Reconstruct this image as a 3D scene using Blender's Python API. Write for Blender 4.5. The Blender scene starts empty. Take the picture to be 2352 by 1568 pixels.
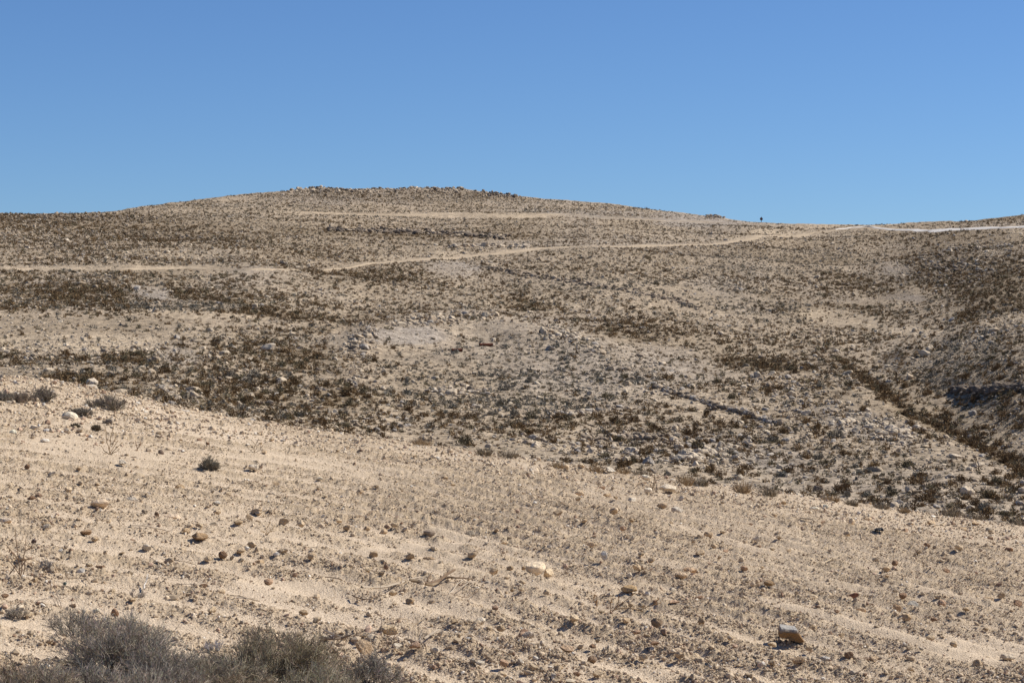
import bpy, math, random
import numpy as np
from mathutils import Vector, Matrix, Euler

rng = np.random.default_rng(7)
random.seed(7)
scene = bpy.context.scene
COL = scene.collection
F, XC, YC, CAMZ = 2133.0, 512.0, 341.0, 3.13
# ------------------------------------------------------------------ helpers
def h32(ix, iy, seed):
    a = (ix.astype(np.int64) * 374761393 + iy.astype(np.int64) * 668265263 + seed * 982451653) & 0xFFFFFFFF
    a = ((a ^ (a >> 13)) * 1274126177) & 0xFFFFFFFF
    a = ((a ^ (a >> 16)) * 2246822519) & 0xFFFFFFFF
    return ((a ^ (a >> 15)) & 0xFFFFFF) / float(0xFFFFFF)

def vn(x, y, seed=0):
    x = np.asarray(x, float); y = np.asarray(y, float)
    ix, iy = np.floor(x), np.floor(y)
    u, v = x - ix, y - iy
    u = u * u * u * (u * (u * 6 - 15) + 10); v = v * v * v * (v * (v * 6 - 15) + 10)
    ix = ix.astype(np.int64); iy = iy.astype(np.int64)
    a, b = h32(ix, iy, seed), h32(ix + 1, iy, seed)
    c, d = h32(ix, iy + 1, seed), h32(ix + 1, iy + 1, seed)
    return (a + (b - a) * u + (c - a) * v + (a - b - c + d) * u * v) * 2 - 1

def fbm(x, y, seed=0, o=4):
    s, a, t = 0, 1.0, 0
    for k in range(o):
        s = s + a * vn(x * 2 ** k + 13.7 * k, y * 2 ** k - 7.1 * k, seed + k); t += a; a *= .5
    return s / t

def sstep(a, b, x):
    t = np.clip((x - a) / (b - a), 0, 1)
    return t * t * (3 - 2 * t)

def mesh(name, V, Fc, mats, col=None, smooth=False):
    V = np.asarray(V, np.float32); Fc = np.asarray(Fc, np.int32)
    me = bpy.data.meshes.new(name)
    n, k = Fc.shape
    me.vertices.add(len(V)); me.vertices.foreach_set('co', V.ravel())
    me.loops.add(n * k); me.loops.foreach_set('vertex_index', Fc.ravel())
    me.polygons.add(n)
    me.polygons.foreach_set('loop_start', np.arange(0, n * k, k, dtype=np.int32))
    me.polygons.foreach_set('use_smooth', np.full(n, smooth, dtype=bool))
    me.update(calc_edges=True)
    if col is not None:
        c = np.ones((len(V), 4), np.float32); c[:, :3] = col
        at = me.attributes.new('col', 'FLOAT_COLOR', 'POINT'); at.data.foreach_set('color', c.ravel())
    me.materials.append(mats)
    return me

def link(name, me, parent=None):
    o = bpy.data.objects.new(name, me); COL.objects.link(o)
    if parent: o.parent = parent
    return o

def tag(o, label=None, cat=None, group=None, kind=None):
    if label: o['label'] = label
    if cat: o['category'] = cat
    if group: o['group'] = group
    if kind: o['kind'] = kind
    return o

# ------------------------------------------------------------------ materials
def new_mat(name, rough=.95):
    m = bpy.data.materials.new(name); m.use_nodes = True
    nt = m.node_tree; b = nt.nodes['Principled BSDF']
    b.inputs['Roughness'].default_value = rough
    b.inputs['Specular IOR Level'].default_value = .15
    return m, nt, b

def nd(nt, t, **kw):
    n = nt.nodes.new(t)
    for k, v in kw.items(): setattr(n, k, v)
    return n

def noise(nt, vec, scale, detail=4, rough=.55):
    n = nd(nt, 'ShaderNodeTexNoise'); n.inputs['Scale'].default_value = scale
    n.inputs['Detail'].default_value = detail; n.inputs['Roughness'].default_value = rough
    nt.links.new(vec, n.inputs['Vector']); return n.outputs['Fac']

def ramp(nt, fac, stops):
    r = nd(nt, 'ShaderNodeValToRGB'); e = r.color_ramp.elements
    while len(e) < len(stops): e.new(.5)
    for el, (p, c) in zip(e, stops):
        el.position = p; el.color = (*c, 1) if len(c) == 3 else c
    nt.links.new(fac, r.inputs['Fac']); return r.outputs['Color']

def mix(nt, a, b, fac, mode='MIX'):
    n = nd(nt, 'ShaderNodeMix', data_type='RGBA', blend_type=mode)
    for s, v in (('A', a), ('B', b)):
        i = [q for q in n.inputs if q.name == s and q.type == 'RGBA'][0]
        if isinstance(v, tuple): i.default_value = (*v, 1)
        else: nt.links.new(v, i)
    i = n.inputs[0]
    if isinstance(fac, (int, float)): i.default_value = fac
    else: nt.links.new(fac, i)
    return [q for q in n.outputs if q.type == 'RGBA'][0]

def bump(nt, b, hts):
    prev = None
    for ht, dist in hts:
        n = nd(nt, 'ShaderNodeBump'); n.inputs['Strength'].default_value = 1; n.inputs['Distance'].default_value = dist
        nt.links.new(ht, n.inputs['Height'])
        if prev: nt.links.new(prev, n.inputs['Normal'])
        prev = n.outputs['Normal']
    nt.links.new(prev, b.inputs['Normal'])

def mat_field():
    m, nt, b = new_mat('ploughed soil')
    pos = nd(nt, 'ShaderNodeNewGeometry').outputs['Position']
    at = nd(nt, 'ShaderNodeAttribute', attribute_name='col')
    sep = nd(nt, 'ShaderNodeSeparateColor'); nt.links.new(at.outputs['Color'], sep.inputs[0])
    big = ramp(nt, noise(nt, pos, .35, 3), [(.3, (.535, .418, .292)), (.7, (.60, .472, .335))])
    clod = ramp(nt, noise(nt, pos, 9, 4), [(.3, (.36, .272, .178)), (.7, (.455, .35, .236))])
    c = mix(nt, big, clod, sep.outputs['Red'])
    c = mix(nt, c, ramp(nt, noise(nt, pos, 60, 3, .7), [(.32, (.70, .68, .66)), (.5, (1, 1, 1)), (.72, (1.25, 1.26, 1.28))]), .8, 'MULTIPLY')
    vo = nd(nt, 'ShaderNodeTexVoronoi'); vo.inputs['Scale'].default_value = 55; nt.links.new(pos, vo.inputs['Vector'])
    sp = nd(nt, 'ShaderNodeSeparateColor'); nt.links.new(vo.outputs['Color'], sp.inputs[0])
    c = mix(nt, c, ramp(nt, sp.outputs['Red'], [(0, (.72, .68, .64)), (.12, (1, 1, 1)), (.9, (1, 1, 1)), (1, (1.35, 1.38, 1.42))]), 1.0, 'MULTIPLY')
    nt.links.new(c, b.inputs['Base Color'])
    bump(nt, b, [(noise(nt, pos, 45, 5, .65), .018), (vo.outputs['Distance'], -.006)])
    return m

def mat_hill():
    m, nt, b = new_mat('stony hillside')
    pos = nd(nt, 'ShaderNodeNewGeometry').outputs['Position']
    at = nd(nt, 'ShaderNodeAttribute', attribute_name='col')
    sep = nd(nt, 'ShaderNodeSeparateColor'); nt.links.new(at.outputs['Color'], sep.inputs[0])
    sand = ramp(nt, noise(nt, pos, .12, 4), [(.3, (.325, .253, .172)), (.7, (.41, .32, .222))])
    scree = ramp(nt, noise(nt, pos, .6, 4), [(.3, (.30, .25, .20)), (.7, (.385, .325, .262))])
    c = mix(nt, sand, scree, sep.outputs['Red'])
    c = mix(nt, c, (.20, .145, .085), sep.outputs['Blue'])
    c = mix(nt, c, (.50, .392, .268), sep.outputs['Green'])
    for sc, lo, hi in ((5.5, (.62, .6, .58), (1.32, 1.34, 1.36)), (2.2, (.62, .60, .58), (1.28, 1.27, 1.25)), (1.2, (.80, .78, .76), (1.12, 1.12, 1.12))):
        vo = nd(nt, 'ShaderNodeTexVoronoi'); vo.inputs['Scale'].default_value = sc; nt.links.new(pos, vo.inputs['Vector'])
        sp = nd(nt, 'ShaderNodeSeparateColor'); nt.links.new(vo.outputs['Color'], sp.inputs[0])
        c = mix(nt, c, ramp(nt, sp.outputs['Red'], [(0, lo), (.3, (.95, .95, .95)), (.72, (1, 1, 1)), (1, hi)]), .85, 'MULTIPLY')
    nt.links.new(c, b.inputs['Base Color'])
    bump(nt, b, [(noise(nt, pos, 1.1, 5, .65), .35), (noise(nt, pos, 6, 3, .7), .10)])
    return m

def mat_col(name, objcol=False, spots=None, bumpd=.01, scale=8, rough=.95):
    """colour from the 'col' attribute (or the object's colour), mottled by noise"""
    m, nt, b = new_mat(name, rough)
    tc = nd(nt, 'ShaderNodeTexCoord').outputs['Object']
    if objcol: c = nd(nt, 'ShaderNodeObjectInfo').outputs['Color']
    else: c = nd(nt, 'ShaderNodeAttribute', attribute_name='col').outputs['Color']
    if spots:
        n = noise(nt, tc, scale, 5, .65)
        c = mix(nt, c, ramp(nt, n, [(.3, spots[0]), (.5, (1, 1, 1)), (.72, spots[1])]), 1.0, 'MULTIPLY')
        bump(nt, b, [(noise(nt, tc, scale * 1.5, 5, .65), bumpd)])
    nt.links.new(c, b.inputs['Base Color'])
    return m

M_FIELD, M_HILL = mat_field(), mat_hill()
M_STONE = mat_col('weathered limestone', True, ((.72, .66, .6), (1.18, 1.17, 1.15)), .06, 2.2)
M_GRAVEL = mat_col('gravel and clods', False)
M_ROCK = mat_col('hill rock', False, ((.7, .68, .66), (1.15, 1.15, 1.15)), .08, 3)
M_TWIG = mat_col('dry twigs', False)
M_SHRUBO = mat_col('shrub foliage', True)
M_SHRUB = mat_col('scrub foliage', False)

# ------------------------------------------------------------------ camera, sun, sky
cam = bpy.data.cameras.new('camera'); co = bpy.data.objects.new('camera', cam); COL.objects.link(co)
cam.sensor_width = 36; cam.lens = F / 1024 * 36; cam.clip_start = .1; cam.clip_end = 20000
co.location = (0, 0, CAMZ); co.rotation_euler = (math.pi / 2, 0, 0)
scene.camera = co
SUN_AZ, SUN_EL = math.radians(70), math.radians(44)
sd = Vector((math.sin(SUN_AZ) * math.cos(SUN_EL), math.cos(SUN_AZ) * math.cos(SUN_EL), math.sin(SUN_EL)))
sl = bpy.data.lights.new('sun', 'SUN'); so = bpy.data.objects.new('sun', sl); COL.objects.link(so)
sl.energy = 5.0; sl.angle = math.radians(.53); sl.color = (1, .955, .88)
so.rotation_euler = sd.to_track_quat('Z', 'Y').to_euler(); so.location = (60, 40, 80)
w = bpy.data.worlds.new('World'); scene.world = w; w.use_nodes = True
nt = w.node_tree; bg = nt.nodes['Background']
sky = nt.nodes.new('ShaderNodeTexSky'); sky.sky_type = 'NISHITA'; sky.sun_disc = False
sky.sun_elevation = SUN_EL; sky.sun_rotation = SUN_AZ
sky.altitude = 1500; sky.air_density = 1.0; sky.dust_density = .15; sky.ozone_density = 3.5
nt.links.new(mix(nt, sky.outputs[0], (.44, .58, .77), 1.0, 'MULTIPLY'), bg.inputs[0]); bg.inputs[1].default_value = .1
scene.view_settings.view_transform = 'Standard'; scene.view_settings.look = 'None'
scene.view_settings.exposure = 0.4; scene.view_settings.gamma = 1

# ------------------------------------------------------------------ photo curves (1024 x 682 frame)
Epts = np.array([(-300, 372), (0, 383), (60, 383), (104, 391), (131, 397), (171, 407), (190, 411), (223, 418), (298, 424), (350, 434), (383, 437), (435, 446), (522, 459), (653, 477), (784, 494), (871, 505), (958, 516), (1024, 522), (1300, 548)], float)
Rpts = np.array([(-800, 214), (0, 212), (87, 212), (118, 211), (152, 205), (196, 199), (261, 192), (300, 188.5), (322, 187.5), (348, 190.5), (379, 189.5), (427, 188), (462, 189), (514, 195), (544, 198), (575, 200), (627, 205), (679, 212.5), (718, 217), (762, 222), (806, 223), (871, 224), (914, 223), (958, 221), (993, 218), (1024, 214), (1150, 205), (1800, 203)], float)
Ef = lambda p: np.interp(p, Epts[:, 0], Epts[:, 1])
Rf = lambda p: np.interp(p, Rpts[:, 0], Rpts[:, 1])

def ell(px, py, items, a=.35, b=1.25):
    """soft elliptical patches (cx, cy, rx, ry, slope, weight) -> max of weights"""
    out = np.zeros_like(px, dtype=float)
    for cx, cy, rx, ry, sl_, wt in items:
        d = ((px - cx) / rx) ** 2 + ((py - cy - sl_ * (px - cx)) / ry) ** 2
        out = np.maximum(out, wt * (1 - sstep(a, b, d)))
    return out

# ------------------------------------------------------------------ the ploughed field
TILT, SL = -.136, .02
GH, OFF = F * CAMZ, -F * SL
GMIN = GH / 42.6
DRIFT = [(285, 588, 60, 10, .05, 1), (405, 548, 70, 4.5, -.05, 1), (430, 610, 55, 10, .1, .9), (470, 556, 60, 3, -.12, .8), (640, 560, 60, 4, .2, .6),
         (980, 652, 70, 16, .05, 1), (880, 632, 60, 9, .2, 1), (800, 612, 55, 4, .28, .9), (930, 590, 60, 3, .28, .7), (880, 570, 60, 3, .26, .6), (560, 640, 90, 6, .2, .6), (620, 672, 120, 6, .08, .7),
         (230, 435, 90, 8, .1, .9), (90, 450, 80, 16, .1, .7), (500, 545, 80, 4, .22, .7), (740, 545, 80, 3, .27, .6), (60, 635, 50, 8, .1, .6), (340, 620, 60, 9, .12, .7), (150, 585, 50, 6, .1, .5)]

def field_base(X, Y):
    z = TILT * X + SL * Y
    t = np.clip(Y - 40.7, 0, 7.2)
    z = z - .03 * .5 * t * t - np.clip(Y - 47.9, 0, None) * .216
    z = z + .27 * np.exp(-((X + 9.3) / 2.6) ** 2 - ((Y - 43) / 5) ** 2)
    return z

def furrow(X, Y):
    Xc = np.clip(X, -4, 0)
    cx = 1.3 * (np.clip(X, 0, None) + Xc + Xc * Xc / 8)
    u = (cx + Y) / 1.64 + .22 * vn(X * .16, Y * .16, 3) + .045 * vn(X * .9, Y * .9, 4)
    return .5 + .5 * np.cos(2 * np.pi * u / .70)

def field_masks(X, Y):
    Ys = np.maximum(Y, 4)
    px = XC + F * X / Ys; py = YC + GH / Ys + OFF - TILT * (px - XC)
    r = furrow(X, Y)
    amp = .8 + .25 * sstep(250, 480, px) * (1 - sstep(610, 700, py) * .35) + .15 * vn(X * .3, Y * .3, 8)
    amp = amp * (1 - .45 * sstep(34, 43, Y))
    patch = sstep(-.30, .25, fbm(X * .55, Y * .4, 21, 3) + .10)
    a_ = np.clip(amp, 0, 1)
    clod = np.clip((.6 + .4 * patch) * (.07 + 1.0 * sstep(.22, .85, r + .14 * vn(X * 3, Y * 3, 17)) * a_ + .42 * patch * (1 - a_)), 0, 1)
    clod = clod * (1 - .92 * ell(px, py, DRIFT))
    return r, np.clip(amp, 0, 1.1), np.clip(clod, .03, 1)

def field_h(X, Y, fine=True):
    r, amp, clod = field_masks(X, Y)
    h = .085 * amp * (r - .5) * (.85 + .35 * vn(X * 1.2, Y * 1.2, 31)) + .03 * fbm(X * .5, Y * .5, 11, 3)
    h = h + clod * (.022 * np.abs(vn(X * 5.5, Y * 5.5, 41)) + .024 * vn(X * 12, Y * 12, 42) + .026 * np.abs(vn(X * 24, Y * 24, 43)))
    h = h + .003 * vn(X * 30, Y * 30, 46)
    # shallow dents and wind ripples in the drifts
    h = h + (1 - clod) * (.004 * vn(X * 3.2, Y * 7, 44))
    return h

def fieldpt(px, py, rest=False):
    px = np.asarray(px, float); py = np.asarray(py, float)
    g = np.maximum(py - YC - OFF + TILT * (px - XC), GMIN)
    Y = F * (CAMZ - .012) / g; X = (px - XC) / F * Y
    if rest:      # lying on top of the clods around
        h = np.max([field_h(X + a, Y + b_) for a, b_ in ((0, 0), (.05, .02), (-.05, -.03), (.02, -.06), (-.03, .06), (.09, -.02), (-.09, .03))], axis=0)
        return X, Y, field_base(X, Y) + h
    return X, Y, field_base(X, Y) + field_h(X, Y)

def build_field():
    cols = np.concatenate([np.arange(-900, -40, 18), np.arange(-40, 1064, 1.0), np.arange(1064, 1930, 18)])
    g = np.concatenate([np.linspace(1600, 520, 40)[:-1], np.arange(520, 156, -.62)])
    Ys = np.concatenate([GH / g, np.linspace(42.9, 85, 60)])
    PX, Yg = np.meshgrid(cols, Ys)
    X = (PX - XC) / F * np.maximum(Yg, 7); Y = Yg
    r, amp, clod = field_masks(X, Y)
    Z = field_base(X, Y) + field_h(X, Y)
    nr, nc = X.shape
    idx = np.arange(nr * nc).reshape(nr, nc)
    Fc = np.stack([idx[:-1, :-1], idx[:-1, 1:], idx[1:, 1:], idx[1:, :-1]], -1).reshape(-1, 4)
    V = np.stack([X, Y, Z], -1).reshape(-1, 3)
    col = np.stack([clod, r, amp], -1).reshape(-1, 3)
    o = link('field', mesh('field', V, Fc, M_FIELD, col, True))
    tag(o, 'pale ploughed stony field with furrows running across it', 'field', kind='structure')
build_field()

# ------------------------------------------------------------------ the hillside
CP = np.array([(0, 410, 100), (0, 370, 132), (0, 330, 165), (0, 290, 205), (0, 267, 232), (0, 235, 290), (0, 212, 345),
 (120, 400, 110), (120, 350, 148), (120, 300, 192), (120, 268, 230), (120, 235, 300), (120, 212, 372),
 (250, 440, 98), (250, 390, 128), (250, 350, 155), (250, 310, 190), (250, 272, 228), (250, 235, 305), (250, 195, 430),
 (430, 470, 95), (430, 420, 122), (430, 370, 152), (430, 325, 185), (430, 300, 215), (430, 260, 278), (430, 225, 375), (430, 210, 415), (430, 188, 490),
 (600, 490, 92), (600, 440, 116), (600, 400, 140), (600, 350, 172), (600, 300, 225), (600, 250, 310), (600, 225, 375), (600, 203, 465),
 (750, 510, 86), (750, 450, 113), (750, 400, 142), (750, 345, 190), (750, 300, 245), (750, 260, 310), (750, 238, 360), (750, 221, 425),
 (850, 520, 84), (850, 450, 112), (850, 400, 140), (850, 355, 178), (850, 320, 222), (850, 280, 290), (850, 240, 365), (850, 224, 420),
 (950, 530, 80), (950, 470, 100), (950, 420, 130), (950, 350, 170), (950, 300, 225), (950, 250, 310), (950, 228, 370), (950, 221, 410),
 (1024, 535, 78), (1024, 485, 95), (1024, 430, 118), (1024, 350, 155), (1024, 300, 205), (1024, 250, 275), (1024, 230, 345), (1024, 214, 390)], float)
_c = CP[:, :2] / 100; _n = len(_c)
_r = np.linalg.norm(_c[:, None] - _c[None], axis=-1)
_K = np.where(_r > 0, _r ** 2 * np.log(_r + 1e-12), 0) + np.eye(_n) * .02
_P = np.hstack([np.ones((_n, 1)), _c])
_w = np.linalg.solve(np.block([[_K, _P], [_P.T, np.zeros((3, 3))]]), np.concatenate([np.log(CP[:, 2]), np.zeros(3)]))

def tps(px, py):
    x = np.clip(px, -50, 1074) / 100; y = py / 100
    s = _w[_n] + _w[_n + 1] * x + _w[_n + 2] * y
    for i in range(_n):
        r2 = (x - _c[i, 0]) ** 2 + (y - _c[i, 1]) ** 2 + 1e-12
        s = s + _w[i] * .5 * r2 * np.log(r2)
    return np.exp(s)

SPC = np.array([(846, 367), (870, 360), (900, 349), (930, 338), (957, 328), (985, 323), (1024, 318), (1120, 305), (1900, 300)], float)
SPG = np.array([(846, 368), (875, 383), (906, 408), (942, 422), (977, 440), (1018, 461), (1120, 505), (1900, 520)], float)
KNC = np.array([(300, 345), (340, 337), (370, 329), (400, 322), (430, 317), (475, 313), (500, 318), (520, 325), (560, 331), (600, 340), (640, 350), (700, 364)], float)

def gully(px):
    return np.interp(px, SPG[:, 0], SPG[:, 1]) + (2.2 * vn(px * .04, px * 0, 307) + .8 * vn(px * .13, px * 0, 308)) * sstep(846, 870, px)

def depth(px, py):
    D = tps(px, py) * (1 + .006 * fbm(px * .012, py * .06, 301, 3) * sstep(330, 300, py))
    k = np.interp(px, KNC[:, 0], KNC[:, 1])
    fade = sstep(310, 380, px) * (1 - sstep(560, 680, px))
    near = (1 - .06 * fade * np.exp(-((py - k) / 22) ** 2))
    D = D * (1 + .07 * fade * sstep(1, 6, k - py) * (1 - sstep(14, 55, k - py))) * near
    c = np.interp(px, SPC[:, 0], SPC[:, 1]) + 2.5 * vn(px * .06, px * 0, 305); g = gully(px)
    Dg = tps(px, np.interp(px, SPG[:, 0], SPG[:, 1]))
    a = np.clip((g - py) / np.maximum(g - c, 1), 0, 1.1)
    Ds = Dg * (D / Dg) ** (1 - .20 * sstep(0, 60, g - py))
    s = sstep(-2.5, 2.5, py - c) * (py < g) * sstep(846, 905, px)
    D = D * (1 - s) + np.minimum(Ds, D) * s
    return D

HR0 = 30.0
NB, NT = 14, 330
HCOLS = np.concatenate([np.arange(-900, -30, 20), np.arange(-30, 1056, 1.5), np.arange(1056, 1950, 20)])

SCREE = [(149, 292, 30, 8, .1, 1), (407, 335, 45, 11, .0, 1), (453, 269, 34, 9, 0, .9), (171, 355, 32, 13, .1, .8), (906, 297, 26, 5, .12, .9), (897, 270, 18, 9, .1, .9),
         (640, 216, 130, 5, .045, .9), (690, 222, 50, 6, .03, 1), (370, 197, 120, 7, 0, .5), (600, 380, 120, 40, 0, .35), (700, 450, 120, 25, .1, .5), (865, 425, 60, 16, .25, .8), (60, 283, 50, 8, 0, .6), (770, 280, 90, 40, .1, .3)]
SANDY = [(80, 343, 95, 13, .0, .9), (208, 315, 70, 5, .05, .8), (414, 256, 60, 5, -.05, .7), (838, 318, 46, 8, .1, .8), (912, 331, 30, 6, .05, .8), (600, 302, 80, 8, .05, .5), (680, 405, 70, 16, .2, .7), (930, 290, 30, 6, .1, .4),
         (300, 212, 50, 2.5, 0, .7), (480, 216, 80, 2.5, .02, .8), (80, 268, 120, 2.5, 0, .9), (780, 232, 70, 5, -.1, .8), (860, 223, 60, 4, 0, .7), (370, 228, 70, 1.5, .02, .7), (720, 470, 80, 8, .1, .5), (560, 440, 90, 10, .1, .5), (180, 250, 70, 8, 0, .4)]
LITTER = [(126, 358, 30, 8, 0, .6), (77, 379, 40, 7, .05, .7), (89, 294, 55, 9, 0, .6), (200, 296, 34, 6, .15, .7), (283, 353, 50, 18, .1, .45), (238, 391, 70, 14, .1, .5), (526, 304, 26, 6, .1, .6), (385, 275, 60, 7, 0, .6), (340, 397, 36, 12, 0, .6),
          (637, 331, 50, 9, .1, .5), (853, 282, 50, 8, .25, .8), (853, 308, 50, 4, .1, .6), (771, 364, 60, 6, .1, .8), (957, 272, 50, 18, .1, .8), (1009, 301, 50, 12, 0, .8), (969, 318, 12, 9, 0, .8), (60, 218, 110, 6, 0, .7), (160, 232, 90, 10, .1, .6), (440, 233, 90, 5, .05, .7), (980, 218, 50, 5, -.05, .8),
          (880, 388, 50, 7, .65, .9), (945, 425, 60, 7, .48, .9), (1010, 458, 40, 8, .45, .8), (990, 380, 60, 30, -.1, .45), (350, 322, 60, 6, -.2, .4), (690, 250, 100, 5, -.05, .4), (940, 240, 90, 6, 0, .5), (280, 315, 80, 5, .05, .5), (770, 262, 100, 18, 0, .35), (965, 268, 75, 34, 0, .6), (800, 300, 80, 20, .1, .35), (120, 232, 170, 16, .05, .45), (400, 232, 150, 6, .02, .5), (400, 196, 130, 6, 0, .45), (950, 234, 80, 5, 0, .5), (640, 335, 60, 10, .1, .3)]

def build_hill():
    px = HCOLS
    E, R = Ef(px), Rf(px)
    t = np.linspace(0, 1, NT)
    PX = np.broadcast_to(px, (NT, len(px))).copy()
    PY = (E + HR0)[None] + (R - E - HR0)[None] * t[:, None]
    D = depth(PX, PY)
    D = np.maximum.accumulate(D + 0.02 * np.arange(NT)[:, None], axis=0)
    X = (PX - XC) / F * D; Y = D; Z = CAMZ + (YC - PY) / F * D
    mk = np.stack([ell(PX, PY, SCREE), ell(PX, PY, SANDY), ell(PX, PY, LITTER)], -1)
    n1, n2 = fbm(X * .08, Y * .03, 5, 5), fbm(X * .25, Y * .1, 9, 5)
    mk[..., 0] = np.clip(mk[..., 0] * (.7 + .5 * n2) + .35 * sstep(.0, .5, n1), 0, 1)
    mk[..., 1] = np.clip(mk[..., 1] * (.75 + .8 * n2), 0, 1)
    soft = ell(PX, PY, LITTER, 0, 2.6)
    mk[..., 2] = np.clip((.45 * mk[..., 2] + .75 * soft) * (.75 + .9 * n2) + .30 * sstep(.1, .6, -n1), 0, .9)
    edge = 1 - sstep(.9, 1.0, t)[:, None] * .2
    Z = Z + edge * (.45 * fbm(X * .025, Y * .07, 63, 3) * sstep(200, 300, Y) + .16 * fbm(X * .22, Y * .16, 61, 4) + .10 * fbm(X * .9, Y * .6, 62, 3))
    # gully floor
    gx = gully(PX)
    Z = Z - .3 * np.exp(-((PY - gx - 1) / 9) ** 2) * sstep(850, 880, PX)
    # hidden rows: down into the dip behind the field, and down the far side
    lo = []
    for k in range(NB):
        a = k / NB
        Yk = 52 + (D[0] - 52) * a
        pk = (E + 150) + (PY[0] - E - 150) * a
        lo.append((PX[0] - XC, Yk, pk))
    lX = np.array([q[0] / F * q[1] for q in lo]); lY = np.array([q[1] for q in lo]); lZ = np.array([CAMZ + (YC - q[2]) / F * q[1] for q in lo])
    hi = []
    for k in range(1, 15):
        s = 400 * (k / 14) ** 1.8
        hi.append(((px - XC) / F * (D[-1] + s), D[-1] + s, Z[-1] - .05 * s - .0004 * s * s * 1.6 - .002 * s))
    hX, hY, hZ = (np.array([q[i] for q in hi]) for i in range(3))
    Xa, Ya, Za = np.vstack([lX, X, hX]), np.vstack([lY, Y, hY]), np.vstack([lZ, Z, hZ])
    z3 = lambda n: np.zeros((n, len(px), 3))
    M = np.concatenate([z3(NB), mk, z3(14)], 0)
    nr, nc = Xa.shape
    idx = np.arange(nr * nc).reshape(nr, nc)
    Fc = np.stack([idx[:-1, :-1], idx[:-1, 1:], idx[1:, 1:], idx[1:, :-1]], -1).reshape(-1, 4)
    o = link('hillside', mesh('hillside', np.stack([Xa, Ya, Za], -1).reshape(-1, 3), Fc, M_HILL, M.reshape(-1, 3), True))
    tag(o, 'broad stony desert hill sloping up to a rocky crest', 'hillside', kind='structure')
    return X, Y, Z
HX, HY, HZ = build_hill()

def hillpt(px, py):
    """point of the hill surface for a photo position"""
    px = np.asarray(px, float); py = np.asarray(py, float)
    c = np.interp(px, HCOLS, np.arange(len(HCOLS)))
    t = np.clip((py - Ef(px) - HR0) / (Rf(px) - Ef(px) - HR0), 0, 1) * (NT - 1)
    i = np.clip(t.astype(int), 0, NT - 2); j = np.clip(c.astype(int), 0, len(HCOLS) - 2)
    u, v = t - i, c - j
    f = lambda A: A[i, j] * (1 - u) * (1 - v) + A[i + 1, j] * u * (1 - v) + A[i, j + 1] * (1 - u) * v + A[i + 1, j + 1] * u * v
    return f(HX), f(HY), f(HZ)

# a plain sheet far below, out to the horizon
s_ = 9000
o = link('desert_plain', mesh('desert_plain', [(-s_, -s_, -60), (s_, -s_, -60), (s_, s_, -60), (-s_, s_, -60)], [(0, 1, 2, 3)], M_HILL, np.zeros((4, 3))))
tag(o, 'flat desert ground far beyond the hill', 'ground', kind='structure')

# ------------------------------------------------------------------ roads
def strip(name, pts, half, mat, label, lift=.07, fadeends=True):
    pts = np.array(pts, float)
    d = np.concatenate([[0], np.cumsum(np.hypot(*np.diff(pts, axis=0).T))])
    s = np.arange(0, d[-1], 2.0)
    px, py = np.interp(s, d, pts[:, 0]), np.interp(s, d, pts[:, 1])
    k = np.exp(-np.linspace(-2, 2, 9) ** 2); k /= k.sum()
    py = np.convolve(np.pad(py, 4, 'edge'), k, 'valid')
    X, Y, Z = hillpt(px, py)
    P = np.stack([X, Y], -1); T = np.gradient(P, axis=0); T /= np.linalg.norm(T, axis=1)[:, None] + 1e-9
    N = np.stack([-T[:, 1], T[:, 0]], -1)
    hw = half * np.clip(1 + 1.3 * fbm(s * .06, s * 0, 77, 3), .15, 2)
    if fadeends: hw = hw * np.clip(np.minimum(s, s[-1] - s) / 90, .08, 1)
    rows = []
    for q in (-1, -.5, 0, .5, 1):
        Q = P + N * (hw * q)[:, None]
        pxq = XC + F * Q[:, 0] / Q[:, 1]
        # height of the hill under that point: search along the column
        best = np.full(len(s), -1e9)
        lo_, hi_ = Rf(pxq), Ef(pxq) + HR0
        for _ in range(26):
            mid = (lo_ + hi_) / 2
            x, y, z = hillpt(pxq, mid)
            far = y > Q[:, 1]
            lo_ = np.where(far, mid, lo_); hi_ = np.where(far, hi_, mid)
        rows.append(np.stack([Q[:, 0], Q[:, 1], z + lift - .16 * abs(q) ** 3], -1))
    V = np.array(rows); n, m_ = V.shape[:2]
    idx = np.arange(n * m_).reshape(n, m_)
    Fc = np.stack([idx[:-1, :-1], idx[:-1, 1:], idx[1:, 1:], idx[1:, :-1]], -1).reshape(-1, 4)
    o = link(name, mesh(name, V.reshape(-1, 3), Fc, mat, None, True))
    return tag(o, label, 'road', kind='structure')

def mat_road(name, a, b_):
    m, nt, b = new_mat(name)
    pos = nd(nt, 'ShaderNodeNewGeometry').outputs['Position']
    c = ramp(nt, noise(nt, pos, .5, 5, .6), [(.3, a), (.7, b_)])
    c = mix(nt, c, ramp(nt, noise(nt, pos, 4, 3, .7), [(.3, (.8, .79, .78)), (.7, (1.12, 1.12, 1.12))]), .8, 'MULTIPLY')
    nt.links.new(c, b.inputs['Base Color']); bump(nt, b, [(noise(nt, pos, 3, 4), .05)])
    return m
M_TRACK = mat_road('compacted sand', (.37, .288, .195), (.45, .352, .24))
M_GROAD = mat_road('pale gravel road', (.50, .46, .41), (.62, .58, .53))
TRACK1 = [(-60, 269), (0, 269), (60, 269), (119, 269.5), (186, 268.5), (230, 270), (300, 271)]
TRACK2 = [(318, 271), (355, 266.5), (399, 261.5), (444, 257.5), (474, 254.5), (518, 252), (563, 248.5), (593, 246), (640, 245.5), (674, 245), (708, 243.5), (734, 240), (763, 237), (800, 235.5), (823, 232.5), (845, 229), (861, 227)]
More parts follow.
